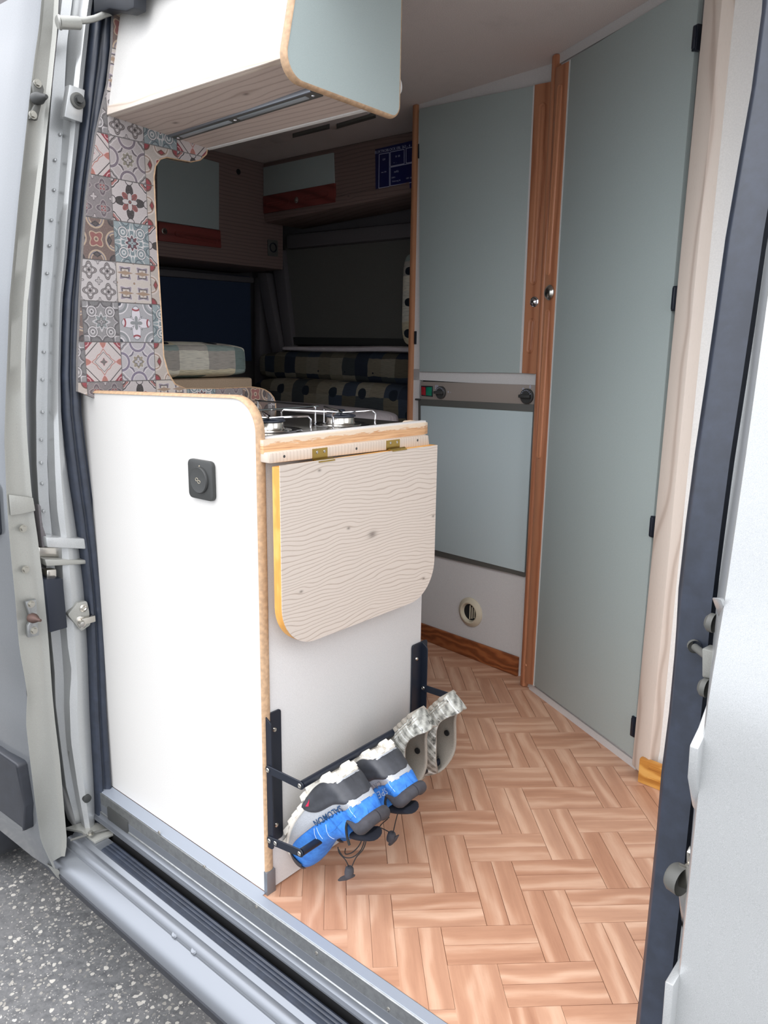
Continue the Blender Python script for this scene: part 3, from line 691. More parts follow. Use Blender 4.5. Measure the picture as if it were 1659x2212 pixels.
EL = [(0.83,-0.0172,1.3383), (0.83,-0.0392,1.1556), (0.83,-0.0537,0.9984), (0.83,-0.0725,0.8332), (0.83,-0.084,0.7743), (0.83,-0.0942,0.7106), (0.83,-0.0918,0.6419), (0.83,-0.0911,0.5714), (0.83,-0.0885,0.4971), (0.83,-0.0885,0.4073), (0.83,-0.085,0.2929)]
def tall(c, dx, dy):
    c0 = c[0]; c1 = c[-1]; top = [(.77+dx, .145+dy, 1.88), (.77+dx, .115+dy, 1.66)] + ([] if c0[2] > 1.5 else [])
    return [p for p in top if p[2] > c0[2]+.05] + c + [(c1[0], c1[1]-.004, -.10)]
QL = tall(QL, 0, 0); QR = tall(QR, .002, -.05); EL = tall(EL, .06, -.13)
fp_ = loft_cols('trim_3', [shift(QL, .05, .02), shift(QL, .03, .004), blend(QL, QR, .9, .012), blend(QR, EL, .45, .002), blend(QR, EL, .85, .0), EL, shift(EL, .002, -.003)], PAINT, smooth=True, rows=70)
tag(fp_, 'silver front pillar at the right of the opening, close to the viewer', kind='structure')
s2 = seal_strip('rubber_seal', QR, QL, fp_, -.004, -1)
s2['label'] = 'smooth blue-black rubber seal'
skc = [shift(EL, .002, -.003), shift(EL, .02, -.006), shift(EL, .06, -.008), shift(EL, .10, -.009)]
sk2 = loft_cols('outer_skin', skc, PAINT, fp_, rows=60); sk2['label'] = 'pale silver outer skin'
# gap of the front door and the front door skin beyond
loft_cols('gap_rubber', [shift(EL, .10, -.009), shift(EL, .101, .015), shift(EL, .112, .015)], RUBBER2, fp_, rows=40)
loft_cols('front_door_skin', [shift(EL, .112, .015), shift(EL, .112, -.006), shift(EL, .118, -.01), shift(EL, .45, -.012)], PAINT, fp_, rows=40)
# swelling of the pillar edge around the striker, and the hardware on it
def lens_plate(name, pts, x0, x1, mat):
    bm = bmesh.new(); prism(bm, [(x0, p[1], p[2]) for p in pts], [(x1, p[1], p[2]) for p in pts])
    return bmfin(name, bm, mat, fp_, bevel=.002)
lens_plate('pillar_bulge', [(0.822,-0.0575,0.7201), (0.822,-0.0869,0.6926), (0.822,-0.1108,0.6804), (0.822,-0.1071,0.6406), (0.822,-0.0799,0.594), (0.822,-0.0583,0.5704), (0.822,-0.0334,0.625)], .822, .832, PAINT)
lens_plate('pillar_bulge', [(0.822,-0.0898,0.8408), (0.822,-0.0557,0.8087), (0.822,-0.0401,0.8286)], .822, .832, PAINT)
lens_plate('pillar_bulge', [(0.822,-0.0637,0.3856), (0.822,-0.1103,0.3838), (0.822,-0.104,0.2959), (0.822,-0.0202,0.229)], .822, .832, PAINT)
lens_plate('catch_plate', [(0.8,-0.002,0.7564), (0.8,0.0108,0.7468), (0.8,0.0166,0.7227), (0.8,0.0041,0.7091), (0.8,-0.0171,0.7209), (0.8,-0.0285,0.7598)], .80, .815, PAINTG)
q = (0.795,-0.0161,0.7473)
sweep('catch_pin', [(q[0]+.01, q[1]-.004, q[2]), (q[0]-.012, q[1]+.018, q[2])], .0045, GREY, fp_, 12)
lathe('catch_pin_head', (q[0]-.012, q[1]+.018, q[2]), (-.5, .8, 0), [(.008, 0), (.008, .005), (.005, .007), (0, .007)], GREY, fp_, 14)
for q in ((0.805,-0.0195,0.7893), (0.805,-0.0195,0.7099)):
    lathe('rubber_plug', q, (-1, .1, 0), [(.011, -.004), (.011, .002), (.007, .006), (0, .007)], GREY, fp_, 16)
lens_plate('lock_bracket', [(0.8,0.0121,0.4912), (0.8,-0.0058,0.4845), (0.8,-0.0013,0.4677), (0.8,-0.0328,0.4853), (0.8,-0.0225,0.4387), (0.8,-0.003,0.3935), (0.8,0.0099,0.3628), (0.8,0.022,0.3675)], .80, .816, STEEL)
lathe('lock_bolt', (0.8,-0.0318,0.4629), (-1, .3, 0), [(.018, -.01), (.018, .004), (.015, .008), (0, .009)], GREY, fp_, 20)

# ---------------------------------------------------------------- kitchen unit
ku = empty('kitchen_unit', (-.28, .25, 0), 'white laminate kitchen unit standing at the door with a brown-edged side panel', 'kitchen cabinet')
pts = rounded([(-.575, .004), (-.004, .004), (-.004, .96), (-.16, .955), (-.575, .97)], [0, 0, .055, 0, 0], 8)
sp_pts = rounded([(-.64, .003), (-.004, .003), (-0.0018,0.9994), (-.64, (-0.6068,0.9816)[1])], [0, 0, .06, 0], 10)
sp = fpoly('side_panel', 'KS', sp_pts, -.016, .0, WHITE, ku)
# brown edge band following the panel's right and top edge
def band(name, fr, pts, t0, t1, w, mat, parent):
    """rounded band along an open 2-D polyline in frame fr"""
    path = [fp(fr, s, z, (t0+t1)/2) for s, z in pts]
    o, d = FRAMES[fr]; n = Vector((d.y, -d.x, 0))
    h = abs(t1-t0)/2; prof = []
    for k in range(10):
        a = -pi/2+pi*k/9; prof.append((h*sin(a), w*cos(a)))
    return sweep(name, path, 1, mat, parent, prof=[(a, b) for a, b in prof], up=n)

ep = [sp_pts[1]] + sp_pts[2:-1] + [sp_pts[-1]]
band('edge_band', 'KS', ep, -.018, .003, .006, TAN, ku)['label'] = 'tan rounded edge band'
fbox('edge_foot', 'KS', -.006, .004, .0, .052, -.019, .004, ALUS, ku, .001)['label'] = 'small aluminium corner cap'
fbox('end_panel', 'KE', .014, (0.4994,0.4985)[0], .003, .93, -.018, -.004, WHITE2, ku, .001)
fbox('back_panel', 'KS', -.55, -.02, .0, .90, -.50, -.49, WHITE2, ku)
# worktop with worn wooden edge
a = (0.0412,-0.0343,0.937); b = (0.073,0.374,0.937)
ytop = (0.4454,0.9182)[0]
wt = box('worktop', (-.55, .017, .900), (.0, .500, .9205), GLASSK, ku, .001)
wt.data.materials[0] = speckled('worktop_laminate', (182, 170, 160), .06, 500, .5)
mo = []
zt0 = (-0.0164,0.9289)[1]; zb0 = (-0.017,0.9078)[1]; zt1 = (0.4642,0.9272)[1]; zb1 = (0.4652,0.9004)[1]
path = [Vector((.0, .003, .9150)), Vector((.0, .470, .9145)), Vector((-.004, .486, .9145)), Vector((-.018, .497, .9145)), Vector((-.06, .50, .9145))]
prof = [(-.0125, -.012), (-.0125, .012), (-.009, .0165), (-.003, .020), (.003, .020), (.008, .0165), (.0115, .011), (.012, .006), (.012, -.012)]
mld = sweep('worktop_edge', path, 1, MOLD, ku, prof=[(a_, -b_) for a_, b_ in prof], up=(0, 0, 1))
mld['label'] = 'worn wooden edge moulding with chipped finish'
# round switch on the side panel
sw = empty('wall_switch', (-.17, -.01, .8), 'square black push-button switch with round centre on the white side panel', 'switch')
c = (-0.1618,0.8366); w_ = .0385
fpoly('frame', 'KS', rounded([(c[0]-w_, c[1]-w_), (c[0]+w_, c[1]-w_), (c[0]+w_, c[1]+w_), (c[0]-w_, c[1]+w_)], [.011]*4, 5), .0, .009, DGREY, sw, .002)
lathe('button', fp('KS', c[0], c[1], .009), (0, -1, 0), [(.026, 0), (.026, .003), (.0245, .005), (.022, .0045), (0, .0045)], DGREY, sw, 32)
text_obj('symbol', '∘', .012, axes(fp('KS', c[0], c[1]+.026, .0095), (1, 0, 0), (0, 0, 1)), CREAM, sw)
sweep('symbol', [fp('KS', c[0]-.004+.004*cos(k), c[1]+.003*sin(k)+.001, .0138) for k in [i*.5 for i in range(13)]], .0004, CREAM, sw, 5)
sweep('symbol', [fp('KS', c[0]+.003+.004*cos(k), c[1]-.003+.003*sin(k), .0138) for k in [i*.5 for i in range(13)]], .0004, CREAM, sw, 5)

# ---------------------------------------------------------------- folding table hanging on the unit's end
ft = empty('folding_table', (.03, .25, .54), 'folded-down pale pine table leaf with orange edge hanging on the kitchen end', 'folding table')
h0 = (-0.0212,0.887); h1 = (0.4726,0.8788); h2 = (0.4683,0.9019); h3 = (-0.0207,0.9057)
fpoly('hinge_strip', 'KE', [(h0[0]+.024, h0[1]), h1, h2, (h3[0]+.024, h3[1])], -.003, .028, HSTRIP, ft, .0025)
t0 = (0.0109,0.8845); t1 = (0.4704,0.8805); t2 = (0.4823,0.609); t3 = (0.0638,0.5381)
tb = (0.1073,0.532); br = (0.4156,0.5417)
zb_ = ((0.0947,0.5328)[1] + (0.3825,0.5326)[1])/2
y0_ = (0.0115,0.8058)[0]; y1_ = (0.4792,0.6807)[0]
leaf = rounded([(y0_, t0[1]), (y0_, zb_), (y1_, zb_), (y1_, t1[1])], [0, .085, .085, 0], 12)
fpoly('tabletop', 'KE', leaf, .0435, .045, TABLE, ft)
cen = Vector((sum(p[0] for p in leaf)/len(leaf), sum(p[1] for p in leaf)/len(leaf)))
tt = fpoly('tabletop_core', 'KE', [(a_, min(b_, leaf[0][1]-.004) if i_ in (0, len(leaf)-1) else b_) for i_, (a_, b_) in enumerate(leaf)], .0235, .0435, ORANGE, ft, .0008, 1); tt['label'] = 'orange wooden edge of the leaf'
for (px_, pa, pb) in (('a', (0.108,0.9047), (0.1473,0.8807)), ('b', (0.3225,0.9027), (0.3656,0.8814))):
    hg = fbox('hinge', 'KE', pa[0], pb[0], pb[1]+.002, pa[1]-.001, .028, .0295, BRASS, ft)
    zk = pb[1]+.001
    sweep('hinge_knuckle', [fp('KE', pa[0]-.001, zk, .0375), fp('KE', pb[0]+.006, zk, .0375)], .0035, BRASS, hg, 10)
    fbox('hinge_leaf', 'KE', pa[0], pb[0]+.004, zk-.002, zk+.0005, .029, .046, BRASS, hg)
    for s in (.28, .78):
        lathe('hinge_screw', fp('KE', pa[0]+(pb[0]-pa[0])*s, (pa[1]+pb[1])/2+.004, .0295), (1, 0, 0), [(.003, 0), (.003, .0006), (.0012, .001), (0, .0002)], STEEL, hg, 10)
for q in ((0.0377,0.8967), (0.2307,0.8934), (0.4285,0.8938)):
    lathe('strip_screw', fp('KE', q[0], q[1], .028), (1, 0, 0), [(.0028, .0), (.0028, .0003), (.0015, .0003), (0, .0001)], DGREY, ft, 8)

# ---------------------------------------------------------------- tiled bulkhead behind the hob
tp = empty('tiled_partition', (-.55, .1, .94), 'partition with printed patterned tiles and a cut-out opening behind the cooker', 'partition')
BO = [(-0.042,0.8322), (-.02, .90), (.56, .90), (0.5343,0.9197), (0.5331,0.9387), (0.5267,0.9541), (0.5137,0.9671), (0.4958,0.9764), (0.4764,0.9819), (0.4525,0.9851), (0.3385,0.985), (0.2406,0.988), (0.2118,0.9989), (0.1949,1.0245), (0.1842,1.0637), (0.1833,1.1385), (0.1817,1.2223), (0.1801,1.3247), (0.1803,1.4149), (0.1807,1.4623), (0.1856,1.4847), (0.1986,1.5016), (0.2161,1.5086), (0.2473,1.5092), (0.282,1.5103), (0.3087,1.5191), (0.3282,1.5359), (0.333,1.5532), (.35, 1.90), (-.02, 1.90)]
BO[0] = (-.04, .96)
BO = [(.04, .90)] + BO[2:-1] + [(.115, 1.90), (0.0937,1.7062), (0.0789,1.6312), (0.0449,1.5245), (0.0132,1.391), (-0.0054,1.2674), (-0.0171,1.1808), (-0.0319,1.054), (-0.0368,0.9886), (.03, .96), (.04, .95)]
fpoly('panel', 'BH', BO, -.010, -.0006, speckled('partition_board', (120, 116, 114), .05, 300, .7), tp)
eb = BO[2:-12]
band('edge_band', 'BH', eb[::-1], -.0115, .002, .004, TAN, tp)['label'] = 'brown edge band of the cut-out'

def tile_mat(name, bg, c1, c2, c3, line, kind, seed=0.0, dark=(52, 48, 50)):
    """symmetric ornament in the tile's own uv; kinds differ in the lobes, rings and corner motifs"""
    m = Mat(name, bg, .3, spec=.4); v = m.coord('UV'); x, y, z = m.xyz(v)
    X = (x-.5)*2.0; Y = (y-.5)*2.0
    if kind in ('four', 'grid4'):
        X = (x*2.0).frac()*2.0-1.0; Y = (y*2.0).frac()*2.0-1.0
    ax, ay = X.abs(), Y.abs()
    r = (X*X+Y*Y).sqrt(); th = Y.atan2(X); c4 = (th*4.0).cos(); c8 = (th*8.0).cos()
    cxr = 1.0-ax; cyr = 1.0-ay; rc = (cxr*cxr+cyr*cyr).sqrt(); thc = cyr.atan2(cxr); cc4 = (thc*4.0).cos()
    ex = ((1.0-ax)*(1.0-ax)+ay*ay).sqrt(); ey = (ax*ax+(1.0-ay)*(1.0-ay)).sqrt(); re_ = ex.min(ey)
    d45 = ((ax-.5)*(ax-.5)+(ay-.5)*(ay-.5)).sqrt()
    col = bg
    def put(col, f, c, w=.03, lc=None):
        col = m.mix(f.lt(0.0), col, c); col = m.mix((f.abs()).lt(w), col, lc or line); return col
    if kind == 'medallion':
        col = put(col, rc-(.40+cc4*.05), c2); col = put(col, rc-(.28+cc4*.04), bg, .02, dark); col = put(col, rc-.15, c2, .02)
        col = put(col, r-(.70-c4*-.10), c1, .03); col = put(col, r-(.62+c4*.12), bg, .02, dark)
        q = ((ax-.02).max(ay-.02)); 
        col = put(col, (ex-.52).max(-(ex-.30)).min((ey-.52).max(-(ey-.30))), c1, .015)
        col = put(col, (ex-.36), bg, .02); col = put(col, ey-.36, bg, .02)
        col = put(col, r-(.34+c8*.05), c3, .02); col = put(col, r-(.18+c4*.06), bg, .02, dark); col = put(col, r-.06, c3, .01)
    elif kind == 'quatre':
        col = put(col, rc-(.44+cc4*.05), dark, .03); col = put(col, rc-(.33+cc4*.04), c2, .025); col = put(col, rc-.16, bg, .03, dark)
        col = put(col, r-(.60+c4*.28), c1, .03)
        col = put(col, r-(.40-c4*.20), c3, .02); col = put(col, r-(.30+c4*.14), bg, .02, dark); col = put(col, (ex-.20).min(ey-.20), bg, .02, dark)
        col = put(col, ((ax-ay).abs()*1.8+(r-.38).abs()*.7)-.10, c3, .02, dark); col = put(col, r-.07, c3, .02, dark)
    elif kind == 'scroll':
        f = ((ax*5.2).sin()*(ay*5.2).sin() + (r*7.0+seed).cos()*.45)
        col = put(col, f-.05, c1, .07); col = put(col, f+.45, c2, .05, dark)
        col = put(col, (d45-.24).abs()-.045, line, .012, dark); col = put(col, d45-.09, c1, .03)
        col = put(col, r-(.34+c8*.07), c3, .03); col = put(col, r-(.18+c4*.07), bg, .02, dark); col = put(col, r-.05, dark, .01)
    elif kind == 'star':
        s = ax+ay
        col = put(col, s-1.28, bg, .03, dark); col = m.mix((s-1.55).gt(0.0), col, c3)
        col = put(col, (ex*1.0-.34+ay*.9), c1, .025); col = put(col, (ey*1.0-.34+ax*.9), c1, .025)
        col = put(col, s-.62-c8*.03, bg, .03, c1); col = put(col, s-.50, bg, .015, dark); col = put(col, s-.20-c4*.03, c2, .02)
        col = put(col, (rc-.22), c3, .02)
    elif kind == 'four':
        col = put(col, (r-(.66+c4*.16)), c1, .04); col = put(col, r-(.48+c4*.12), bg, .03, dark); col = put(col, r-(.30-c4*.08), c2, .03); col = put(col, r-.12, dark, .04)
        col = put(col, rc-(.28+cc4*.1), c3, .03, dark)
    elif kind == 'grid4':
        col = put(col, (ax.max(ay)-(.62-(th*4.0).cos()*.05)), c1, .05); col = put(col, (ax.max(ay)-.42), bg, .04, dark); col = put(col, ax.max(ay)-.14, dark, .03)
        col = put(col, (ax*2.6+ay*.9-.0)-.0 + (1.0-ay)*-.6, c2, .03); col = put(col, (ay*2.6+(1.0-ax)*-.6), c2, .03)
        col = put(col, rc-.16, c2, .03)
    elif kind == 'rings':
        col = put(col, (ex-(.46)), c1, .04); col = put(col, (ey-.46), c1, .04); col = put(col, (ex-.33), bg, .03); col = put(col, (ey-.33), bg, .03)
        col = put(col, (ax-.72).abs()*1.0+ay*.6-.12, c2, .03, dark); col = put(col, (ay-.72).abs()*1.0+ax*.6-.12, c2, .03, dark)
        col = put(col, r-(.36-c4*.08), c3, .03); col = put(col, r-.10, bg, .03); col = put(col, rc-.30, c2, .04, dark)
    else:  # lilies: white quatrefoil with red curls
        col = put(col, rc-.56, c2, .03); col = put(col, rc-.42, bg, .03, c2); col = put(col, rc-.22, dark, .04)
        col = put(col, r-(.62+c4*.24), (232, 230, 236), .03, c2)
        col = put(col, ((ax-ay).abs()*1.6+(r-.34).abs()*.6)-.09, line, .022, dark)
        col = put(col, r-(.26+c4*.12), c2, .02); col = put(col, (((ex-.36).abs()-.035).max(ay-.2)), c3, .01, c3); col = put(col, (((ey-.36).abs()-.035).max(ax-.2)), c3, .01, c3)
    n = m.noise(v, 30, 3); col = m.mix(.10, col, m.ramp(n, [(.3, (120, 116, 114)), (.7, (230, 228, 226))]))
    col = m.mix(1.0, col, (216, 212, 212), 'MULTIPLY')
    m.col(col); return m.m
L_ = (216, 210, 208)
TM = {
 'med': tile_mat('tile_grey_medallion', (190, 184, 182), (128, 118, 128), (150, 148, 146), (150, 146, 130), L_, 'medallion'),
 'qua': tile_mat('tile_black_quatrefoil', (206, 200, 198), (56, 50, 50), (176, 118, 112), (150, 84, 80), L_, 'quatre'),
 'scb': tile_mat('tile_blue_scroll', (152, 168, 170), (126, 146, 150), (150, 166, 168), (108, 64, 74), (222, 222, 220), 'scroll', .4, (44, 54, 70)),
 'gri': tile_mat('tile_beige_squares', (214, 206, 196), (150, 140, 152), (170, 146, 122), (190, 170, 150), L_, 'grid4'),
 'lil': tile_mat('tile_red_lilies', (178, 180, 182), (200, 200, 204), (146, 152, 154), (160, 62, 72), (232, 230, 232), 'lily', 0, (50, 58, 72)),
 'mea': tile_mat('tile_violet_medallion', (196, 194, 196), (134, 126, 146), (170, 166, 166), (160, 152, 132), (226, 222, 222), 'medallion', 0, (90, 88, 100)),
 'sta': tile_mat('tile_red_star', (214, 206, 202), (186, 124, 110), (120, 112, 110), (150, 56, 68), (236, 196, 196), 'star'),
 'scg': tile_mat('tile_grey_scroll', (150, 150, 150), (104, 102, 104), (126, 126, 126), (140, 150, 150), (214, 212, 212), 'scroll', 1.4, (70, 68, 70)),
 'fou': tile_mat('tile_grey_flowers', (208, 204, 202), (150, 144, 142), (176, 170, 168), (186, 182, 180), (90, 86, 86), 'four'),
 'rin': tile_mat('tile_brown_rings', (120, 100, 92), (128, 122, 134), (84, 74, 72), (150, 92, 86), (196, 176, 150), 'rings'),
 'flo': tile_mat('tile_mauve_flowers', (140, 134, 134), (112, 100, 108), (150, 84, 84), (196, 190, 188), (176, 168, 166), 'four', 0, (80, 66, 72)),
 'red': tile_mat('tile_red_ovals', (198, 190, 180), (168, 146, 126), (158, 56, 66), (158, 56, 66), (222, 212, 204), 'rings', 0, (110, 70, 60)),
}
# rows upward from just above the worktop: z of the row lines and y of the column lines on the partition
TW, ty0, tz0 = .0868, .0715, 1.0085
layout = {  # row index: tiles for columns -1, 0, 1, 2, 3, 4
 -1: ['red', 'flo', 'qua', 'gri', 'scb', 'flo', 'rin', 'scg'],
 -2: ['scb', 'rin', 'med', 'lil', 'scb', 'rin', 'med', 'scg'],
 0: ['scg', 'sta', 'mea', 'red', 'fou', 'med'], 1: ['rin', 'scg', 'lil', 'scb', 'med', 'qua'],
 2: ['med', 'fou', 'gri', 'red', 'sta', 'flo'], 3: ['fou', 'rin', 'scb', 'qua', 'rin', 'lil'],
 4: ['lil', 'flo', 'qua', 'red', 'scb', 'red'], 5: ['sta', 'sta', 'med', 'red', 'qua', 'fou'],
 6: ['med', 'scg', 'fou', 'scb', 'sta', 'gri'], 7: ['qua', 'lil', 'gri', 'fou', 'rin', 'mea'], 8: ['sta', 'scb', 'rin', 'med', 'qua', 'lil'], 9: ['sta', 'scb', 'rin', 'med', 'qua', 'lil']}
area = sum(BO[i-1][0]*BO[i][1]-BO[i][0]*BO[i-1][1] for i in range(len(BO)))
bocc = BO if area > 0 else BO[::-1]
for row, names in layout.items():
    for ci, nm in enumerate(names):
        c_ = ci-2; y0 = ty0+c_*TW; z0 = tz0+row*TW
        gp = .0011
        sq = [(y0+gp, z0+gp), (y0+TW-gp, z0+gp), (y0+TW-gp, z0+TW-gp), (y0+gp, z0+TW-gp)]
        pl = clip(bocc, sq)
        if not pl: continue
        bm = bmesh.new(); prism(bm, [fp('BH', s, z, -.0006) for s, z in pl], [fp('BH', s, z, .0006) for s, z in pl])
        bmesh.ops.recalc_face_normals(bm, faces=bm.faces)
        uvl = bm.loops.layers.uv.new('UVMap')
        for f in bm.faces:
            for lp_ in f.loops: lp_[uvl].uv = ((lp_.vert.co.y-y0)/TW, (lp_.vert.co.z-z0)/TW)
        bmesh.ops.triangulate(bm, faces=[f for f in bm.faces if len(f.verts) > 4])
        me = D.meshes.new('tile'); bm.to_mesh(me); bm.free()
        o = link('tile', me, TM[nm], tp)
# last narrow row end tile beyond column 4 of the low strip

# ---------------------------------------------------------------- cooker hob set into the worktop
hob = empty('cooker_hob', (-.27, .27, .9205), 'black and steel two-burner gas hob with wire pan supports in the worktop', 'hob')
def rr_rect(x0, x1, y0, y1, r, n=6): return rounded([(x0, y0), (x1, y0), (x1, y1), (x0, y1)], [r]*4, n)
def zpoly(name, pts, z0, z1, mat, parent, bevel=0):
    bm = bmesh.new(); prism(bm, [(x, y, z0) for x, y in pts], [(x, y, z1) for x, y in pts])
    return bmfin(name, bm, mat, parent, bevel=bevel)
zpoly('hob_frame', rr_rect(-.52, -.045, .035, .488, .035), .9205, .9235, GLASSK, hob, .001)
zpoly('hob_tray', rr_rect(-.505, -.062, .052, .472, .028), .9235, .9242, STEEL, hob)
for bx, by, br_ in ((-.135, .145, .030), (-.115, .335, .030), (-.40, .15, .026)):
    b_ = lathe('burner', (bx, by, .9242), (0, 0, 1), [(br_*1.55, 0), (br_*1.5, .002), (br_*1.1, .003), (br_*1.02, .006), (br_, .016), (br_*.92, .017), (0, .017)], STEEL, hob, 32)
    lathe('burner_cap', (bx, by, .9412), (0, 0, 1), [(br_*1.02, 0), (br_*1.12, .001), (br_*1.1, .004), (br_*.8, .006), (0, .0065)], BLACK, b_, 28)
    lathe('drip_ring', (bx, by, .9244), (0, 0, 1), [(br_*2.3, 0), (br_*2.2, .0012), (br_*1.9, .0006), (br_*1.6, .0004)], CHROME, b_, 36)
def support(x0, x1, y0, y1, z, cx0, cy0):
    """two bent wires crossing over the burner, legs down to the tray at both ends"""
    for (ax_, ay_, bx_, by_) in ((x1, y0, x0, y1), (x1, y1, x0, y0)):
        p = [Vector((ax_, ay_, .924)), Vector((ax_, ay_, z-.006)), Vector((ax_+(bx_-ax_)*.03, ay_+(by_-ay_)*.03, z)),
             Vector((cx0+(ax_-bx_)*.12, cy0+(ay_-by_)*.12, z-.001)), Vector((cx0, cy0, z-.003)), Vector((cx0-(ax_-bx_)*.12, cy0-(ay_-by_)*.12, z-.001)),
             Vector((bx_-(bx_-ax_)*.03, by_-(by_-ay_)*.03, z)), Vector((bx_, by_, z-.006)), Vector((bx_, by_, .924))]
        w = sweep('pan_support', p, .0023, CHROME, hob, 8)
support(-.235, -.085, .075, .215, .951, -.135, .145)
support(-.235, -.075, .27, .405, .953, -.115, .335)
sweep('pan_support', [(-.49, .08, .953), (-.26, .08, .953), (-.25, .09, .953), (-.25, .40, .953), (-.26, .41, .953), (-.49, .41, .953)], .0023, CHROME, hob, 8)
for q in ((-.25, .10), (-.25, .39), (-.48, .08), (-.48, .41)): sweep('support_leg', [(*q, .924), (*q, .953)], .0023, CHROME, hob, 8)
lathe('gas_knob', (-.20, .42, .924), (0, 0, 1), [(.013, 0), (.016, .004), (.015, .02), (.012, .024), (0, .024)], BLACK, hob, 24)
lathe('gas_knob', (-.235, .46, .924), (0, 0, 1), [(.010, 0), (.013, .004), (.012, .018), (.010, .02), (0, .02)], BLACK, hob, 24)

# ---------------------------------------------------------------- overhead locker above the kitchen
oc = empty('overhead_cabinet', (-.28, .2, 1.55), 'white overhead locker with sage end panel above the kitchen', 'cabinet')
def lean(z): return .10 + (z-1.578)*.22
bm = bmesh.new()
prism(bm, [(-.55, lean(1.595)-.028, 1.584), (-.004, lean(1.595), 1.592), (-.004, lean(1.9), 1.9), (-.55, lean(1.9)-.028, 1.9)],
      [(-.55, lean(1.595)-.012, 1.587), (-.004, lean(1.595)+.016, 1.595), (-.004, lean(1.9)+.016, 1.9), (-.55, lean(1.9)-.012, 1.9)])
bmfin('front_panel', bm, WHITE, oc)
bm = bmesh.new(); prism(bm, [(-.55, .0705, 1.568), (-.55, .0855, 1.566), (-.55, .090, 1.584), (-.55, .0735, 1.586)], [(-.004, .0985, 1.577), (-.004, .1135, 1.575), (-.004, .118, 1.593), (-.004, .1015, 1.595)])
bmfin('front_lip', bm, WASHL, oc, bevel=.001)
bm = bmesh.new(); prism(bm, [(-.55, .074, 1.5675), (-.55, .329, 1.5505), (-.55, .329, 1.566), (-.55, .074, 1.583)], [(-.004, .102, 1.5765), (-.004, .329, 1.5505), (-.004, .329, 1.566), (-.004, .102, 1.592)])
bmfin('bottom_board', bm, WASHX, oc)['label'] = 'grey-washed wood underside'
bm = bmesh.new(); prism(bm, [(-.55, .329, 1.548), (-.55, .337, 1.547), (-.55, .337, 1.572), (-.55, .329, 1.573)], [(-.004, .329, 1.548), (-.004, .337, 1.547), (-.004, .337, 1.572), (-.004, .329, 1.573)])
bmfin('rear_lip', bm, WHITE, oc)
box('rear_panel', (-.55, .337, 1.56), (-.004, .345, 1.9), WHITE2, oc)
ends = rounded([(0.0942,1.6552), (0.0644,1.5578), (0.3449,1.5314), (0.372,1.5831), (0.3657,1.8172)], [0, .03, 0, 0, 0], 8)
e0 = (0.0788,1.6091); e1 = (0.0685,1.5589); e2 = (0.0923,1.5337); e3 = (0.3448,1.5339); e4 = (0.3706,1.5827)
ends = rounded([(lean(1.9)-.022, 1.9), (0.0629,1.5349), (0.3676,1.5329), (e4[0], 1.9)], [0, .036, .022, 0], 10)
fpoly('end_panel', 'KE', ends, -.004, .012, GREEN, oc)['label'] = 'sage green end panel with rounded corners'
band('end_edge', 'KE', ends, -.005, .013, .005, TAN, oc)['label'] = 'tan edge band'
# lamp strip under the locker
A = Vector((-0.5521,0.2412,1.556)); B = Vector((-0.0661,0.2231,1.556))
lamp = empty('strip_light', tuple((A+B)/2), 'long slim aluminium strip light under the overhead locker', 'light')
def dr_slab(name, s0, s1, w0, w1, h0, h1, mat, parent, bevel=0):
    d = (B-A).normalized(); ac = Vector((-d.y, d.x, 0)); ac = Vector((ac.x, ac.y, -.1144*ac.y)); up = Vector((0, 0, 1))
    zb = lambda p: 1.5765-.1144*(p.y-.102)
    bm = bmesh.new(); L = (B-A).length; q = []
    for s, w in ((s0*L, w0), (s1*L, w0), (s1*L, w1), (s0*L, w1)):
        p = A + d*s + ac*w; q.append(Vector((p.x, p.y, zb(p))))
    prism(bm, [p-up*h0 for p in q], [p-up*h1 for p in q])
    return bmfin(name, bm, mat, parent, bevel=bevel)
dr_slab('lamp_body', 0, 1, -.017, .013, .0, .007, GREY, lamp, .002)
dr_slab('lamp_rim', .0, 1, -.021, -.0165, .0, .010, ALUS, lamp, .001)
dr_slab('lamp_lens', .06, .44, -.007, .004, .006, .0085, LENSM, lamp, .001)
dr_slab('lamp_lens', .50, .94, -.007, .004, .006, .0085, LENSM, lamp, .001)
for s_k in (.03, .47, .97):
    d = (B-A); p = A+d*s_k; lathe('lamp_screw', (p.x, p.y, 1.5765-.1144*(p.y-.102)-.007), (0, 0, -1), [(.004, 0), (.0035, .0015), (.001, .002), (0, .001)], CHROME, lamp, 12)
rl = lathe('ceiling_roller', (-.06, .385, 1.60), (1, 0, 0), [(.0, 0), (.020, .0), (.022, .004), (.022, .045), (.018, .05), (0, .05)], WHITE, None, 20)
tag(rl, 'white round end of a roller blind behind the sage locker end', 'blind roller')

# ---------------------------------------------------------------- tall cabinet with locker door, controls and fridge
tcab = empty('tall_cabinet', (-.35, 1.4, 0), 'white tall cabinet holding a sage locker door above the fridge', 'cabinet')
W0, W1 = -.085, .455
FRT = 1.90
def fr(name, s0, s1, z0, z1, t0, t1, mat, parent=tcab, bevel=0): return fbox(name, 'FR', s0, s1, z0, z1, t0, t1, mat, parent, bevel)
fr('carcass', W0-.005, W1, .0, .055, -.02, .0, WHITE2)
fr('lower_panel', W0, W1, .055, .352, -.02, .0, WHITE2)
fpoly('top_rail', 'FR', [(W0, 1.882), (.40, 1.846), (W1, 1.846), (W1, FRT), (W0, FRT)], -.02, .0, WHITE2, tcab)
fr('middle_rail', W0, W1, .977, 1.016, -.02, .0, WHITE2)
fr('left_stile', W0, -.055, .352, 1.875, -.02, .0, WHITE2)
fr('cavity_back', W0, W1, .352, 1.875, -.04, -.022, DARK)
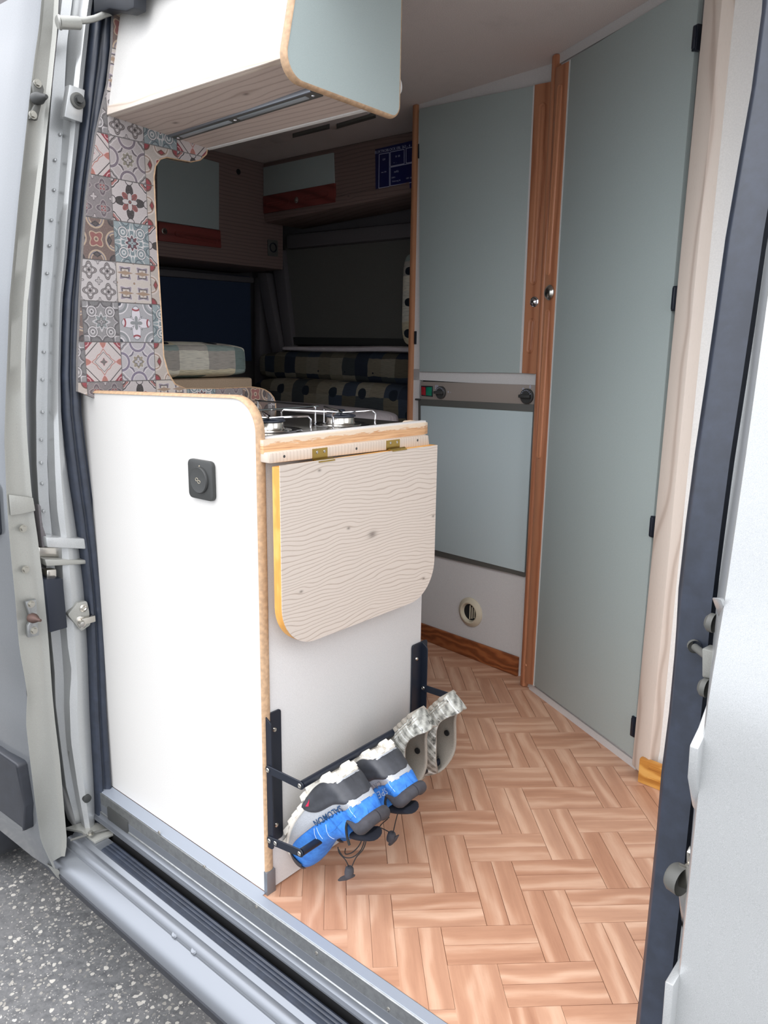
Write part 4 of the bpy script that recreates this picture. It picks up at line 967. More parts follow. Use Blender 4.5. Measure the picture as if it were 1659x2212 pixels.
fbox('side_panel', 'FR', W0-.02, W0, 0.0, FRT, -.45, .012, BROWNE, tcab, .004)['label'] = 'brown wooden side edge'
# locker door
ld = fpoly('locker_door', 'FR', [(-0.0439,1.0072), (0.4016,1.0166), (0.4031,1.8504), (-0.0731,1.8812)], .002, .012, GREEN, tcab, .0015)
fpoly('handle_board', 'FR', [(0.4122,1.017), (0.471,1.016), (0.4748,1.8467), (0.4078,1.8514)], .002, .014, CHERRY, ld, .001)['label'] = 'reddish wood handle board with grooves'
fpoly('white_strip', 'FR', [(0.4023,1.0166), (0.4114,1.0169), (0.4087,1.8514), (0.4021,1.8516)], .002, .013, WHITE2, ld)
def groove(name, fr_, a, b, w, t, mat, parent):
    """raised-rim hollow: long oval ring with a sunk darker floor"""
    n = 10; a = Vector(a); b = Vector(b); d = (b-a).normalized(); nn = Vector((-d.y, d.x)); a2 = a+d*w; b2 = b-d*w
    def oval(r): return [a2 + (nn*cos(pi*k/n) - d*sin(pi*k/n))*r for k in range(n+1)] + [b2 + (-nn*cos(pi*k/n) + d*sin(pi*k/n))*r for k in range(n+1)]
    bm = bmesh.new(); rs = [(w*1.08, .0), (w*.98, .0035), (w*.86, .0042), (w*.62, .0004), (w*.4, .0012), (w*.15, .0026)]
    R_ = [[bm.verts.new(fp(fr_, p.x, p.y, t+h)) for p in oval(r)] for r, h in rs]
    for A_, B_ in zip(R_, R_[1:]):
        for k in range(len(A_)): bm.faces.new((A_[k], A_[(k+1) % len(A_)], B_[(k+1) % len(A_)], B_[k]))
    bm.faces.new(R_[-1])
    return bmfin(name, bm, mat, parent, smooth='all')
hb = [o for o in D.objects if o.name == 'handle_board'][0]
groove('groove', 'FR', (0.4396,1.2846), (0.4411,1.796), .012, .014, CHERRY, ld)
groove('groove', 'FR', (0.4388,1.079), (0.4426,1.1841), .012, .014, CHERRY, ld)
q = (0.4481,1.2336)
lathe('lock_button', fp('FR', q[0], q[1], .014), (-.1, -1, 0), [(.0155, 0), (.0155, .003), (.012, .005), (.010, .002), (.0095, .007), (.006, .010), (0, .0105)], CHROME, ld, 20)
for z_ in ((-0.0668,1.7493)[1], (-0.0662,1.1256)[1]):
    fbox('hinge', 'FR', W0+.004, W0+.012, z_-.022, z_+.024, .0, .006, BLACK, ld, .001)
# brown side of the cabinet is the divider; fascia with switch and knobs belongs to the fridge
fg = empty('fridge', (-.4, 1.37, .35), 'built-in fridge with sage door and grey control fascia', 'fridge')
fpoly('control_fascia', 'FR', [(-0.0377,0.9085), (0.459,0.9164), (0.4654,0.9815), (-0.0398,0.9728)], -.01, .008, BEIGE, fg, .001)
def frp(px_, z_): pass
q = [(-0.0346,0.9582), (0.0205,0.959), (0.0219,0.9217), (-0.0312,0.9221)]
sw2 = fpoly('switch_block', 'FR', q[::-1], .004, .012, BLACK, fg, .001)
fpoly('red_rocker', 'FR', [(-0.0297,0.9256), (-0.0088,0.9251), (-0.012,0.9544), (-0.0283,0.9553)], .010, .0155, REDP, sw2, .001)['label'] = 'red rocker'
fpoly('green_rocker', 'FR', [(-0.0065,0.9252), (0.021,0.925), (0.0199,0.9558), (-0.0051,0.9547)], .010, .0155, GRNP, sw2, .001)['label'] = 'green rocker'
for (px1, rr, ang) in (((0.0636,0.9385), 0.022, .15), ((0.4353,0.9456), .024, -.1)):
    kc = fp('FR', px1[0], px1[1], .008)
    kb = lathe('knob', kc, (-.12, -1, 0), [(rr, 0), (rr, .008), (rr*.9, .010), (rr*.55, .010), (0, .010)], DGREY, fg, 28)
    fbox('knob_grip', 'FR', px1[0]-rr*.9, px1[0]+rr*.9, px1[1]-.005, px1[1]+.005, .016, .03, DGREY, kb, .002)
    for k in range(7):
        a_ = pi*.15+k*.36; fbox('dial_mark', 'FR', px1[0]+rr*.78*cos(a_)-.0012, px1[0]+rr*.78*cos(a_)+.0012, px1[1]+rr*.78*sin(a_)-.0012, px1[1]+rr*.78*sin(a_)+.0012, .017, .0185, INK, kb)
for q, s in (((0.0396,0.9567), 'ϟ'), ((0.0955,0.9416), '+'), ((0.4168,0.9693), 'o'), ((0.4435,0.9748), '0'), ((0.1064,0.9422), '-')):
    text_obj('dial_symbol', s, .014, axes(fp('FR', q[0], q[1], .0085), (.993, -.119, 0), (0, 0, 1)), INK, fg)
fpoly('door_frame', 'FR', [(-0.0282,0.3416), (0.4646,0.3578), (0.4616,0.9211), (-0.0479,0.9097)], -.01, .012, GREY, fg, .002)
fpoly('fridge_door', 'FR', [(-0.0104,0.3656), (0.4629,0.3725), (0.4625,0.8982), (-0.0316,0.8876)], .010, .0155, GREEN2, fg, .002)['label'] = 'pale sage fridge door panel'
fbox('door_latch', 'FR', -.055, -.035, .905, .912, .010, .022, DGREY, fg, .002)
# baseboard of the cabinet and round heater outlet
bb = fpoly('baseboard_far', 'FR', [(W0-.02, 0), (.452, 0), (.452, .070), (W0-.02, .062)], .0, .012, BASEW, None, .004)
tag(bb, 'reddish wooden baseboard under the tall cabinet', kind='structure')
q = (0.2283,0.1697); oc_ = fp('FR', q[0], q[1], .0)
hv = lathe('heater_outlet', oc_, (-.1188, -.993, 0), [(.0, -.02), (.028, -.02), (.030, .004), (.034, .013), (.038, .014), (.050, .008), (.0535, .004), (.0535, 0)], CREAM, None, 36)
tag(hv, 'round cream warm-air outlet low on the white cabinet panel', 'air outlet')
oo = lathe('outlet_dark', oc_+Vector((0, -.0155, 0))*.0, (-.1188, -.993, 0), [(0, .002), (.0298, .002)], DARK, hv, 24)
for k in range(3):
    fbox('outlet_flap', 'FR', q[0]-.003+k*.010, q[0]+.001+k*.010, q[1]-.026+.004*k, q[1]+.026-.004*k, .001, .005, CREAM, hv, .001)

# ---------------------------------------------------------------- corner post between cabinet and wardrobe
cp = sweep('trim_5', [Vector((-0.0651,-0.0128) + (0,)), Vector((0, 0, 0))], .01, CHERRY) if False else None
pA = Vector((-0.1262,1.2043,0)); 
bm = bmesh.new()
ptop = fp('WD', -.072, 1.90, .0); pbot = fp('WD', -.052, 0, .0)
s_a = (-0.0479,1.8845)[0]; s_b = (-0.0399,0.0032)[0]
post = fpoly('trim_5', 'WD', [(s_b-.012, 0), (s_b+.010, 0), (s_a+.012, 1.90), (s_a-.010, 1.90)], -.05, .018, CHERRY, None, .007, 3)
tag(post, 'slim brown rounded corner post between fridge cabinet and wardrobe', kind='structure')

# ---------------------------------------------------------------- wardrobe / washroom with its tall sage door
wd = empty('wardrobe', (.15, 1.1, 0), 'tall washroom wall with one narrow full-height sage door', 'wardrobe')
def wf(name, pts, t0, t1, mat, parent=None, bevel=0): return fpoly(name, 'WD', pts, t0, t1, mat, parent or wd, bevel)
wf('front_frame', [(-.05, 0), (.56, 0), (.56, 1.90), (-.07, 1.90)], -.03, -.002, WHITE2)
wf('plinth', [(-.015, 0), (.512, 0), (.512, .022), (-.015, .022)], -.002, .004, WHITE2)
wf('top_rail', [(-.05, 1.874), (.52, 1.874), (.52, 1.90), (-.05, 1.90)], -.002, .004, WHITE2)
door = wf('tall_door', [(0.0301,0.0352), (0.5094,0.0389), (0.5086,1.8736), (0.0319,1.8614)], .002, .016, GREEN, None, .0015)
door['label'] = 'full-height sage green door'
dl = [(-0.021,0.0199), (0.0279,0.0345), (0.0308,1.8592), (-0.0334,1.861)]
wf('handle_board', dl, .002, .018, CHERRY, door, .002)['label'] = 'reddish wood handle board along the door edge'
wf('white_strip', [(0.0239,0.031), (0.0319,0.0329), (0.0356,1.8601), (0.027,1.8604)], .002, .017, WHITE, door)
groove('groove', 'WD', (-0.0135,1.3026), (-0.0034,1.8101), .010, .018, CHERRY, door)
groove('groove', 'WD', (-0.0093,0.7649), (-0.0037,1.2066), .010, .018, CHERRY, door)
q = (0.0035,1.2534)
lathe('door_knob', fp('WD', q[0], q[1], .018), (-.47, -.88, 0), [(.018, 0), (.022, .002), (.022, .005), (.017, .011), (.009, .0145), (0, .015)], STEEL, door, 24)
q = (-0.0186,0.0841); lathe('screw_cap', fp('WD', q[0], q[1], .018), (-.47, -.88, 0), [(.005, 0), (.004, .002), (0, .003)], CHERRY, door, 12)
for a_, b_ in (((0.511,1.784), (0.5123,1.7326)), ((0.515,1.2383), (0.5192,1.1821)), ((0.5115,0.6922), (0.5115,0.6392)), ((0.5065,0.1533), (0.506,0.0974))):
    hg = wf('hinge', [(b_[0]-.007, b_[1]), (b_[0]+.007, b_[1]), (b_[0]+.007, a_[1]), (b_[0]-.007, a_[1])], .004, .021, BLACK, door, .001)
    wf('hinge_barrel', [(b_[0]-.004, b_[1]+.002), (b_[0]+.005, b_[1]+.002), (b_[0]+.005, a_[1]-.002), (b_[0]-.004, a_[1]-.002)], .018, .026, BLACK, hg, .003)
wp = fpoly('trim_6', 'WD', [(0.5153,0.0205), (0.5723,0.0123), (0.5786,0.0889), (0.5851,1.8219), (0.5325,1.8415)], -.03, .022, WASHZ, None, .003)
tag(wp, 'pale whitewashed upright wooden post beside the tall door', kind='structure')

# white wall to the right with pine baseboard
tag(fpoly('wall_back', 'RW', [(-.02, 0), (.9, 0), (.9, 1.90), (-.02, 1.90)], -.03, .0, OFFWH), 'plain white wall right of the pale post', kind='structure')
br = fpoly('baseboard_right', 'RW', [((-0.0082,0.0514)[0], 0), (.4, 0), (.4, .068), ((-0.0082,0.0514)[0], .068)], .020, .036, PINE, None, .003)
tag(br, 'golden pine baseboard at the foot of the white wall', kind='structure')
fpoly('bead', 'RW', [(.018, .050), (.4, .050), (.4, .058), (.018, .058)], .036, .039, PINE, br, .0014)
fpoly('bead', 'RW', [(.018, .022), (.4, .022), (.4, .026), (.018, .026)], .036, .0385, PINE, br, .001)

# ---------------------------------------------------------------- rear sleeping area
# roof lockers
rk = empty('rear_locker', (-1.8, 1.2, 1.43), 'dark wood-grain rear roof locker with round speaker hole', 'locker')
fpoly('front', 'RC', [(0.9985,1.4436), (1.6912,1.4447), (1.6951,1.6387), (1.60, 1.90), (.3, 1.90), (.3, (0.9985,1.4436)[1])], -.35, .0, LOCKW, rk, .006)
fpoly('locker_door', 'RC', [(1.0063,1.5801), (1.3139,1.5802), (1.325,1.8538), ((1.0201,1.8213)[0], 1.865)], .0, .008, GREEN, rk, .002)
dd = fpoly('handle_board', 'RC', [(1.0062,1.5036), (1.3209,1.5062), (1.3189,1.5789), (1.0104,1.5771)], .0, .011, CHERRYH, rk, .002)
dd['label'] = 'red-brown handle board'
q = (1.0324,1.5423); lathe('lock_button', fp('RC', *q, .011), (1, 0, 0), [(.013, 0), (.013, .003), (.009, .004), (.007, .008), (0, .009)], STEEL, dd, 16)
groove('groove', 'RC', (1.0831,1.539), (1.2996,1.5328), .011, .012, CHERRYH, dd)
q = (1.4348,1.837); lathe('cable_hole', fp('RC', *q, .0005), (1, 0, 0), [(0, .0), (.012, .0), (.012, -.004)], DARK, rk, 20)
so_ = empty('wall_socket', fp('RC', *(1.6237,1.5384)), 'square dark socket with a round hole on the rear locker corner', 'socket')
q = (1.6237,1.5384); fpoly('plate', 'RC', rounded([(q[0]-.03, q[1]-.038), (q[0]+.03, q[1]-.038), (q[0]+.03, q[1]+.034), (q[0]-.03, q[1]+.034)], [.006]*4, 3), .0, .006, GREY, so_, .001)
lathe('socket_ring', fp('RC', q[0], q[1], .006), (1, 0, 0), [(.022, 0), (.022, .003), (.018, .004), (.016, .0), (0, -.001)], BLACK, so_, 20)
fk = empty('side_locker', (-1.3, 1.7, 1.6), 'dark wood-grain side roof locker above the far window', 'locker')
fpoly('front', 'FC', [(-1.7836,1.6816), (-0.9203,1.718), (-.77, (-0.9203,1.718)[1]), (-.77, 1.90), (-1.79, 1.90)], -.24, .0, LOCKWX, fk, .012)
fpoly('bottom_roll', 'FC', [(-1.7785,1.641), (-0.9192,1.6743), (-0.9205,1.7247), (-1.7834,1.6895)], -.24, .006, LOCKWX, fk, .01)
fpoly('locker_door', 'FC', [(-1.7782,1.7567), (-1.3312,1.7595), (-1.3364,1.8791), (-1.7745,1.8781)], .0, .006, GREEN, fk, .001)
dd = fpoly('handle_board', 'FC', [(-1.7741,1.6807), (-1.3232,1.6839), (-1.3258,1.7589), (-1.7751,1.7543)], .0, .011, CHERRYH, fk, .002)
q = (-1.5532,1.7153); lathe('lock_button', fp('FC', *q, .011), (0, -1, 0), [(.013, 0), (.013, .003), (.009, .004), (.007, .008), (0, .009)], STEEL, dd, 16)
groove('groove', 'FC', (-1.751,1.7122), (-1.5976,1.7142), .011, .012, CHERRYH, dd)
groove('groove', 'FC', (-1.5096,1.7183), (-1.3529,1.72), .011, .012, CHERRYH, dd)
# navy control panel
cpn = empty('control_panel', fp('FC', *(-1.0141,1.7666)), 'navy blue electrics panel with white printed diagram on the side locker', 'panel')
fpoly('plate', 'FC', [(-1.102,1.6926), (-0.8858,1.694), (-0.8905,1.8641), (-1.1067,1.859)], .0, .005, NAVY, cpn, .001)
def pf(px_): return px_
def fline(a, b, w=.0012):
    a = Vector(a); b = Vector(b); d = (b-a).normalized(); n = Vector((-d.y, d.x))*w
    bm = bmesh.new(); q = [a-n, b-n, b+n, a+n]; prism(bm, [fp('FC', p.x, p.y, .004) for p in q], [fp('FC', p.x, p.y, .0056) for p in q]); return bm
def rect_lines(pts, name='printed_frame'):
    for a, b in zip(pts, pts[1:]+pts[:1]): bmfin(name, fline(a, b), INK, cpn)
rect_lines([(-1.0852,1.7116), (-1.0297,1.7122), (-1.032,1.8365), (-1.0846,1.8371)])
rect_lines([(-1.0263,1.7851), (-0.9563,1.786), (-0.9575,1.8378), (-1.0273,1.8376)])
rect_lines([(-1.0249,1.7134), (-0.8975,1.7137), (-0.8994,1.7835), (-1.0262,1.7817)])
rect_lines([(-0.9471,1.7865), (-0.8995,1.7868), (-0.9009,1.8395), (-0.9484,1.8398)])
def ptext(s, q, size): text_obj('printed_text', s, size, axes(fp('FC', q[0], q[1], .0052), (1, 0, 0), (0, 0, 1)), INK, cpn, .0003)
ptext('ELEKTROBLOCK EBL 263 - 4', (-1.018,1.8464), .0145)
ptext('mAh', (-0.9952,1.7625), .012); ptext('12V', (-1.0602,1.815), .010); ptext('230V~', (-1.0089,1.7422), .008); ptext('Sicherung 3A', (-0.9945,1.7285), .008)
ptext('max. 20A', (-1.0594,1.7688), .007); ptext('OFF  ON', (-0.9298,1.7309), .008); ptext('III  IIII', (-0.9894,1.8172), .010); ptext('+  -', (-1.0029,1.7955), .01)

# far window with its blind
w1 = empty('window_1', (-1.5, 1.82, 1.1), 'far side window closed by a grey roller blind', kind='structure')
fpoly('blind', 'FW', [(-1.8333,1.1204), (-1.0564,1.1174), (-1.0691,1.5747), (-1.9018,1.5772)], .0, .012, BLIND, w1)['label'] = 'dull olive-grey blind'
fpoly('blind_cassette', 'FW', [(-1.8445,1.551), (-1.0294,1.5455), (-1.0311,1.6061), (-1.8463,1.6193)], .0, .05, TRIMG, w1, .012)
fpoly('blind_bar', 'FW', [(-1.8404,1.0977), (-1.0559,1.0977), (-1.0567,1.1293), (-1.8397,1.1362)], .0, .03, DGREY, w1, .004)
fpoly('side_trim', 'FW', [(-1.8749,1.0632), (-1.817,1.0866), (-1.8856,1.5544), (-1.9679,1.5157)], .0, .04, TRIMG, w1, .008)
fpoly('side_trim', 'FW', [(-1.9446,1.0391), (-1.8818,1.0631), (-1.9834,1.4498), (-2.0535,1.4533)], .0, .06, TRIMG, w1, .006)
# rear door window with navy blind
w2 = empty('window_2', (-2.1, 1.2, 1.0), 'rear door window covered by a dark blue blind', kind='structure')
fpoly('blind', 'RD', [(1.1659,1.016), (1.7423,1.0131), (1.7462,1.4319), (1.1897,1.4272)], .0, .012, BLINDN, w2)
fpoly('frame_top', 'RD', [(1.1879,1.3949), (1.7574,1.4011), (1.7582,1.4283), (1.1897,1.4272)], .0, .03, TRIMG, w2, .006)
fpoly('door_post', 'RD', [(1.7585,0.7257), (1.9271,0.7157), (1.9108,1.4394), (1.7795,1.4298)], .0, .05, TRIMG, w2, .01)

def cushion(name, fr_, pts, t0, t1, mat, parent=None, bev=.03, sub=True):
    o = fpoly(name, fr_, pts, t0, t1, mat, parent, bev, 4)
    return o
# bench back cushions along the far wall, bed with sheet, box cushion near the opening
def bx_cushion(name, lo, hi, mat, bev=.03, wob=.006, parent=None):
    bm = bmesh.new(); bbox(bm, lo, hi)
    bmesh.ops.subdivide_edges(bm, edges=bm.edges, cuts=5, use_grid_fill=True)
    bmesh.ops.recalc_face_normals(bm, faces=bm.faces)
    me = D.meshes.new(name)
    c = (Vector(lo)+Vector(hi))/2; h = (Vector(hi)-Vector(lo))/2
    for v in bm.verts:
        d = v.co-c; k = Vector((max(0, abs(d.x)-(h.x-bev)), max(0, abs(d.y)-(h.y-bev)), max(0, abs(d.z)-(h.z-bev))))
        sg = Vector((1 if d.x > 0 else -1, 1 if d.y > 0 else -1, 1 if d.z > 0 else -1))
        if k.length > bev*.99:
            core = Vector((abs(d.x)-k.x, abs(d.y)-k.y, abs(d.z)-k.z)); q = core + k.normalized()*bev
            v.co = c + Vector((q.x*sg.x, q.y*sg.y, q.z*sg.z))
        v.co += noise.noise_vector(v.co*9)*wob
    bm.to_mesh(me); bm.free(); o = link(name, me, mat, parent, smooth='all')
    md = o.modifiers.new('s', 'SUBSURF'); md.levels = 1; md.render_levels = 2
    return o
zc0 = (-1.5899,1.62,1.0913)[2]
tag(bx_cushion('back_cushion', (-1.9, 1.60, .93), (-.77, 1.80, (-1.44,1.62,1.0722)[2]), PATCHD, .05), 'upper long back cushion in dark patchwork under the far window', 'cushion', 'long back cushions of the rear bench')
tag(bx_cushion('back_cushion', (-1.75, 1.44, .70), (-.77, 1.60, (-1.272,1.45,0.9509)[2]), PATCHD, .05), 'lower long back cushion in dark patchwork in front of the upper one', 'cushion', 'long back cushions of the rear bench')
cl_ = bx_cushion('window_cloth', (-1.72, 1.60, (-1.44,1.62,1.0722)[2]-.004), (-.78, 1.80, zc0+.004), SHEET, .015, .01)
tag(cl_, 'pale crumpled cloth lying on top of the upper back cushion', 'cloth')
mt = bx_cushion('mattress', (-1.75, .60, .60), (-.77, 1.41, (-1.6056,1.6318,0.87)[2]), SHEET, .04, .008)
tag(mt, 'bed mattress under a wrinkled pale grey sheet behind the hob', 'mattress')
ac_ = bx_cushion('seat_cushion', (-1.36, .30, .985), (-1.0, (-1,0.8385,1.0249)[1], (-1,0.566,1.101)[2]), PATCH, .035, .004)
tag(ac_, 'light patchwork box cushion seen through the partition opening', 'cushion')
sb = box('cushion_board', (-1.37, .28, .88), (-1.0, (-1,0.8323,0.9537)[1], .9855), BEIGEB, None, .008)
tag(sb, 'beige upholstered board under the light patchwork cushion', 'board')
tag(box('bed_base', (-1.78, .28, 0), (-.77, 1.42, .59), TRIMG, None, .01), 'grey bed box under the mattress', 'bed base')
box('bench_box', (-1.9, 1.43, 0), (-.77, 1.82, .69), TRIMG, None, .01)
tag(D.objects['bench_box'], 'grey bench box carrying the back cushions at the far wall', 'bench')
hc = bx_cushion('side_cushion', ((-1.0087,1.62,1.2959)[0], 1.615, zc0+.006), (-.78, 1.72, (-0.9931,1.62,1.4661)[2]), PATCH, .04, .004)
tag(hc, 'upright patchwork cushion leaning beside the brown cabinet edge', 'cushion')
# roof hatch with pale edge and a sliver of pane that glows in place of daylight
hz = 1.90
rh = empty('roof_hatch', (-.7, 1.0, 1.9), 'grey framed roof hatch in the ceiling behind the overhead locker', 'roof hatch')
def zquad(name, q, z0, z1, mat, parent=None, bev=0):
    bm = bmesh.new(); prism(bm, [(p[0], p[1], z0) for p in q], [(p[0], p[1], z1) for p in q]); return bmfin(name, bm, mat, parent, bevel=bev)
zquad('hatch_frame', [(-1.3989,1.2289,1.89), (-1.4182,1.334,1.89), (-1.3259,1.3356,1.89), (-1.3011,1.3125,1.89), (-1.0983,1.3092,1.89), (-1.0864,1.3338,1.89), (-0.8757,1.3138,1.89), (-0.8471,1.228,1.89)], 1.878, 1.899, CEIL, rh, .002)
zquad('hatch_lip', [(-1.2714,1.2845,1.875), (-1.0704,1.2807,1.875), (-1.0495,1.2593,1.875), (-1.252,1.2665,1.875)], 1.868, 1.879, GREY, rh)
zquad('hatch_lip', [(-1.0503,1.2962,1.875), (-0.8465,1.2804,1.875), (-0.8338,1.2562,1.875), (-1.0296,1.2747,1.875)], 1.868, 1.879, GREY, rh)
LITE = Mat('glowing_hatch_pane', (240, 242, 244), .4).m
LITE.node_tree.nodes['Principled BSDF'].inputs['Emission Color'].default_value = (1, 1, 1, 1)
LITE.node_tree.nodes['Principled BSDF'].inputs['Emission Strength'].default_value = 1.0  # emission stands in for sky light; the ceiling above is closed
zquad('hatch_pane', [(-0.8427,1.1766,1.875), (-0.822,1.2188,1.875), (-0.808,1.2362,1.875), (-0.8101,1.1636,1.875)], 1.872, 1.879, LITE, rh)['label'] = 'bright sliver of pane glowing in place of daylight'

# ---------------------------------------------------------------- shoe rack on the kitchen end
rack = empty('shoe_rack', (.05, .26, .12), 'black folding metal shoe rack screwed to the kitchen end panel', 'shoe rack')
def bar_plate(name, a, b, w, t, mat, parent, yth=.003):
    """flat bar in an x-z plane between two points, rounded ends"""
    a = Vector(a); b = Vector(b); d = (b-a).normalized(); n = Vector((-d.z, 0, d.x)); pts = []
    for k in range(7): q = pi/2+pi*k/6; pts.append(a + d*cos(q)*w + n*sin(q)*w)
    for k in range(7): q = -pi/2+pi*k/6; pts.append(b + d*cos(q)*w + n*sin(q)*w)
    bm = bmesh.new(); prism(bm, [p-Vector((0, yth/2, 0)) for p in pts], [p+Vector((0, yth/2, 0)) for p in pts])
    return bmfin(name, bm, mat, parent, bevel=.0008, seg=1)
def rivet(c, parent, n=(0, -1, 0), r=.0048, mat=None):
    lathe('rivet', c, n, [(r, 0), (r, .001), (r*.75, .002), (r*.3, .0012), (0, .001)], mat or STEEL, parent, 14)
UB = (.100, .29); LB = (.097, .145)
ztop = (0.003,0.0214,0.3931)[2]; zbot = (0.003,0.0148,0.1103)[2]
for (y0, y1, yf, s) in ((.004, .044, .004, 1), (.462, .520, .500, -1)):
    z1_ = ztop if s > 0 else ztop+.006
    pl = fpoly('bracket', 'KE', rounded([(y0, zbot), (y1, zbot), (y1, z1_), (y0, z1_)], [.006]*4, 3), -.003, .001, BLACK, rack, .0005, 1)
    bm = bmesh.new(); ya, yb = (yf-.0015, yf+.0015)
    q = rounded([(-.002, zbot-.003), (.017, zbot-.003), (.017, z1_-.012), (-.002, z1_)], [.0, .007, .010, 0], 4)
    prism(bm, [(x, ya, z) for x, z in q], [(x, yb, z) for x, z in q]); bmfin('flange', bm, BLACK, pl, bevel=.0004, seg=1)
    for zz in (z1_-.038, zbot+.035):
        lathe('screw', (.001, (y0+y1)/2+(.002 if s > 0 else -.012), zz), (1, 0, 0), [(.005, 0), (.004, .002), (.0015, .003), (0, .002)], STEEL, pl, 12)
    for (P, zs) in ((UB, .283), (LB, .128)):
        ar = bar_plate('arm', (.010, yf-.003, zs), (P[0], yf-.003, P[1]-.004), .0085, .003, BLACK, rack)
        rivet((.010, yf-.005, zs), ar); rivet((P[0], yf-.005, P[1]-.004), ar)
    if s > 0: rivet((.028, yf-.005, .131), rack)
for P in (UB, LB):
    sweep('rail', [(P[0], .004, P[1]-.004), (P[0], .500, P[1]-.004)], .0075, BLACK, rack, 16)

# ---------------------------------------------------------------- shoes hanging toe-down in the rack
SA = Vector((.62, 0, .785)).normalized(); SH = Vector((.785, 0, -.62)).normalized(); SO = Vector((.014, 0, .128))
WK = .33
def warp(a): return a-(.02-a)*.7 if a < .02 else (a if a < .17 else .17+(a-.17)*WK)
def sl(a, h, y): p = SO + SA*warp(a) + SH*h; return Vector((p.x, y, p.z))
def curve(tab, a):
    if a <= tab[0][0]: return tab[0][1]
    for (x0, v0), (x1, v1) in zip(tab, tab[1:]):
        if a <= x1:
            t = (a-x0)/(x1-x0); t = t*t*(3-2*t)*.5+t*.5; return v0+(v1-v0)*t
    return tab[-1][1]
from mathutils.bvhtree import BVHTree
def body_loft(name, stations, sec, yc, mat, parent, subs=1, cap=True):
    """stations: a values; sec(a) -> closed or open half section [(w,h)...] base..centre"""
    bm = bmesh.new(); rings = []
    for a in stations:
        hs = sec(a); ring = [bm.verts.new(sl(a, h, yc-w)) for w, h in hs] + [bm.verts.new(sl(a, h, yc+w)) for w, h in hs[-2::-1]]
        rings.append(ring)
    for A_, B_ in zip(rings, rings[1:]):
        for k in range(len(A_)-1): bm.faces.new((A_[k], A_[k+1], B_[k+1], B_[k]))
    if cap:
        for R_ in (rings[0], rings[-1]):
            try: bm.faces.new(R_)
            except ValueError: pass
    o = bmfin(name, bm, mat, parent, smooth='all')
    if subs:
        md = o.modifiers.new('s', 'SUBSURF'); md.levels = md.render_levels = subs
    return o
BLUE = Mat('blue_mesh_fabric', (52, 128, 214), .6); _v = BLUE.coord(); _n = BLUE.noise(_v, 60, 4, .6)
BLUE.col(BLUE.ramp(_n, [(.3, (38, 104, 190)), (.7, (66, 142, 226))])); BLUE.bump(BLUE.noise(_v, 1400, 2), .3, .0006); BLUE = BLUE.m
SILV = Mat('silver_overlay', (186, 190, 196), .38, .35); _v = SILV.coord(); _n = SILV.noise(_v, 900, 2); SILV.col(SILV.ramp(_n, [(.3, (168, 172, 178)), (.7, (200, 204, 210))])); SILV = SILV.m
MIDS = mk_rubber('black_midsole', (58, 60, 66), .5)
LUGW = Mat('ivory_outsole', (226, 220, 208), .6); _v = LUGW.coord(); _n = LUGW.noise(_v, 90, 5, .7); LUGW.col(LUGW.ramp(_n, [(.25, (200, 190, 174)), (.5, (228, 224, 214))])); LUGW = LUGW.m
COLL = mk_rubber('charcoal_collar', (58, 57, 62), .85)
INNER = Mat('dark_lining', (20, 24, 36), .9).m
LACE = Mat('black_lace', (28, 30, 32), .7).m
HB = [(-.031, .054), (-.026, .040), (-.018, .027), (-.008, .016), (.005, .007), (.03, -.002), (.07, -.006), (.1, -.008), (.13, -.016), (.2, -.014), (.25, -.006), (.285, .0)]
WW = [(-.031, .010), (-.025, .026), (-.01, .038), (.02, .046), (.06, .049), (.10, .046), (.14, .040), (.19, .0365), (.24, .037), (.27, .033), (.285, .022), (.292, .008)]
HT = [(-.031, .066), (-.026, .074), (-.01, .082), (.01, .082), (.03, .076), (.06, .073), (.10, .080), (.135, .102), (.15, .108)]
RIM = [(.135, .104), (.142, .090), (.152, .076), (.165, .069), (.185, .071), (.20, .079), (.22, .085), (.26, .088), (.28, .088), (.292, .086)]
def shoe_sec(a, off=0.0):
    hb = curve(HB, a)+.004; w = curve(WW, a)+off
    if a < .139:
        H = curve(HT, a)+off; out_ = []
        for k in range(11):
            q = k/10*pi/2
            cw = cos(q)**.75 if k < 10 else 0; sh = sin(q)**.9
            out_.append((w*cw if k else w*.93, hb + (H-hb)*sh))
        return out_
    r = curve(RIM, a)+off*.5; i = w*.62
    return [(w*.93, hb), (w, hb+(r-hb)*.2), (w, hb+(r-hb)*.45), (w*.96, hb+(r-hb)*.7), (w*.88, r-.006), (w*.84, r), (w*.76, r+.001), (w*.70, r-.006), (i, hb+.04), (i*.9, hb+.022), (0, hb+.020)]
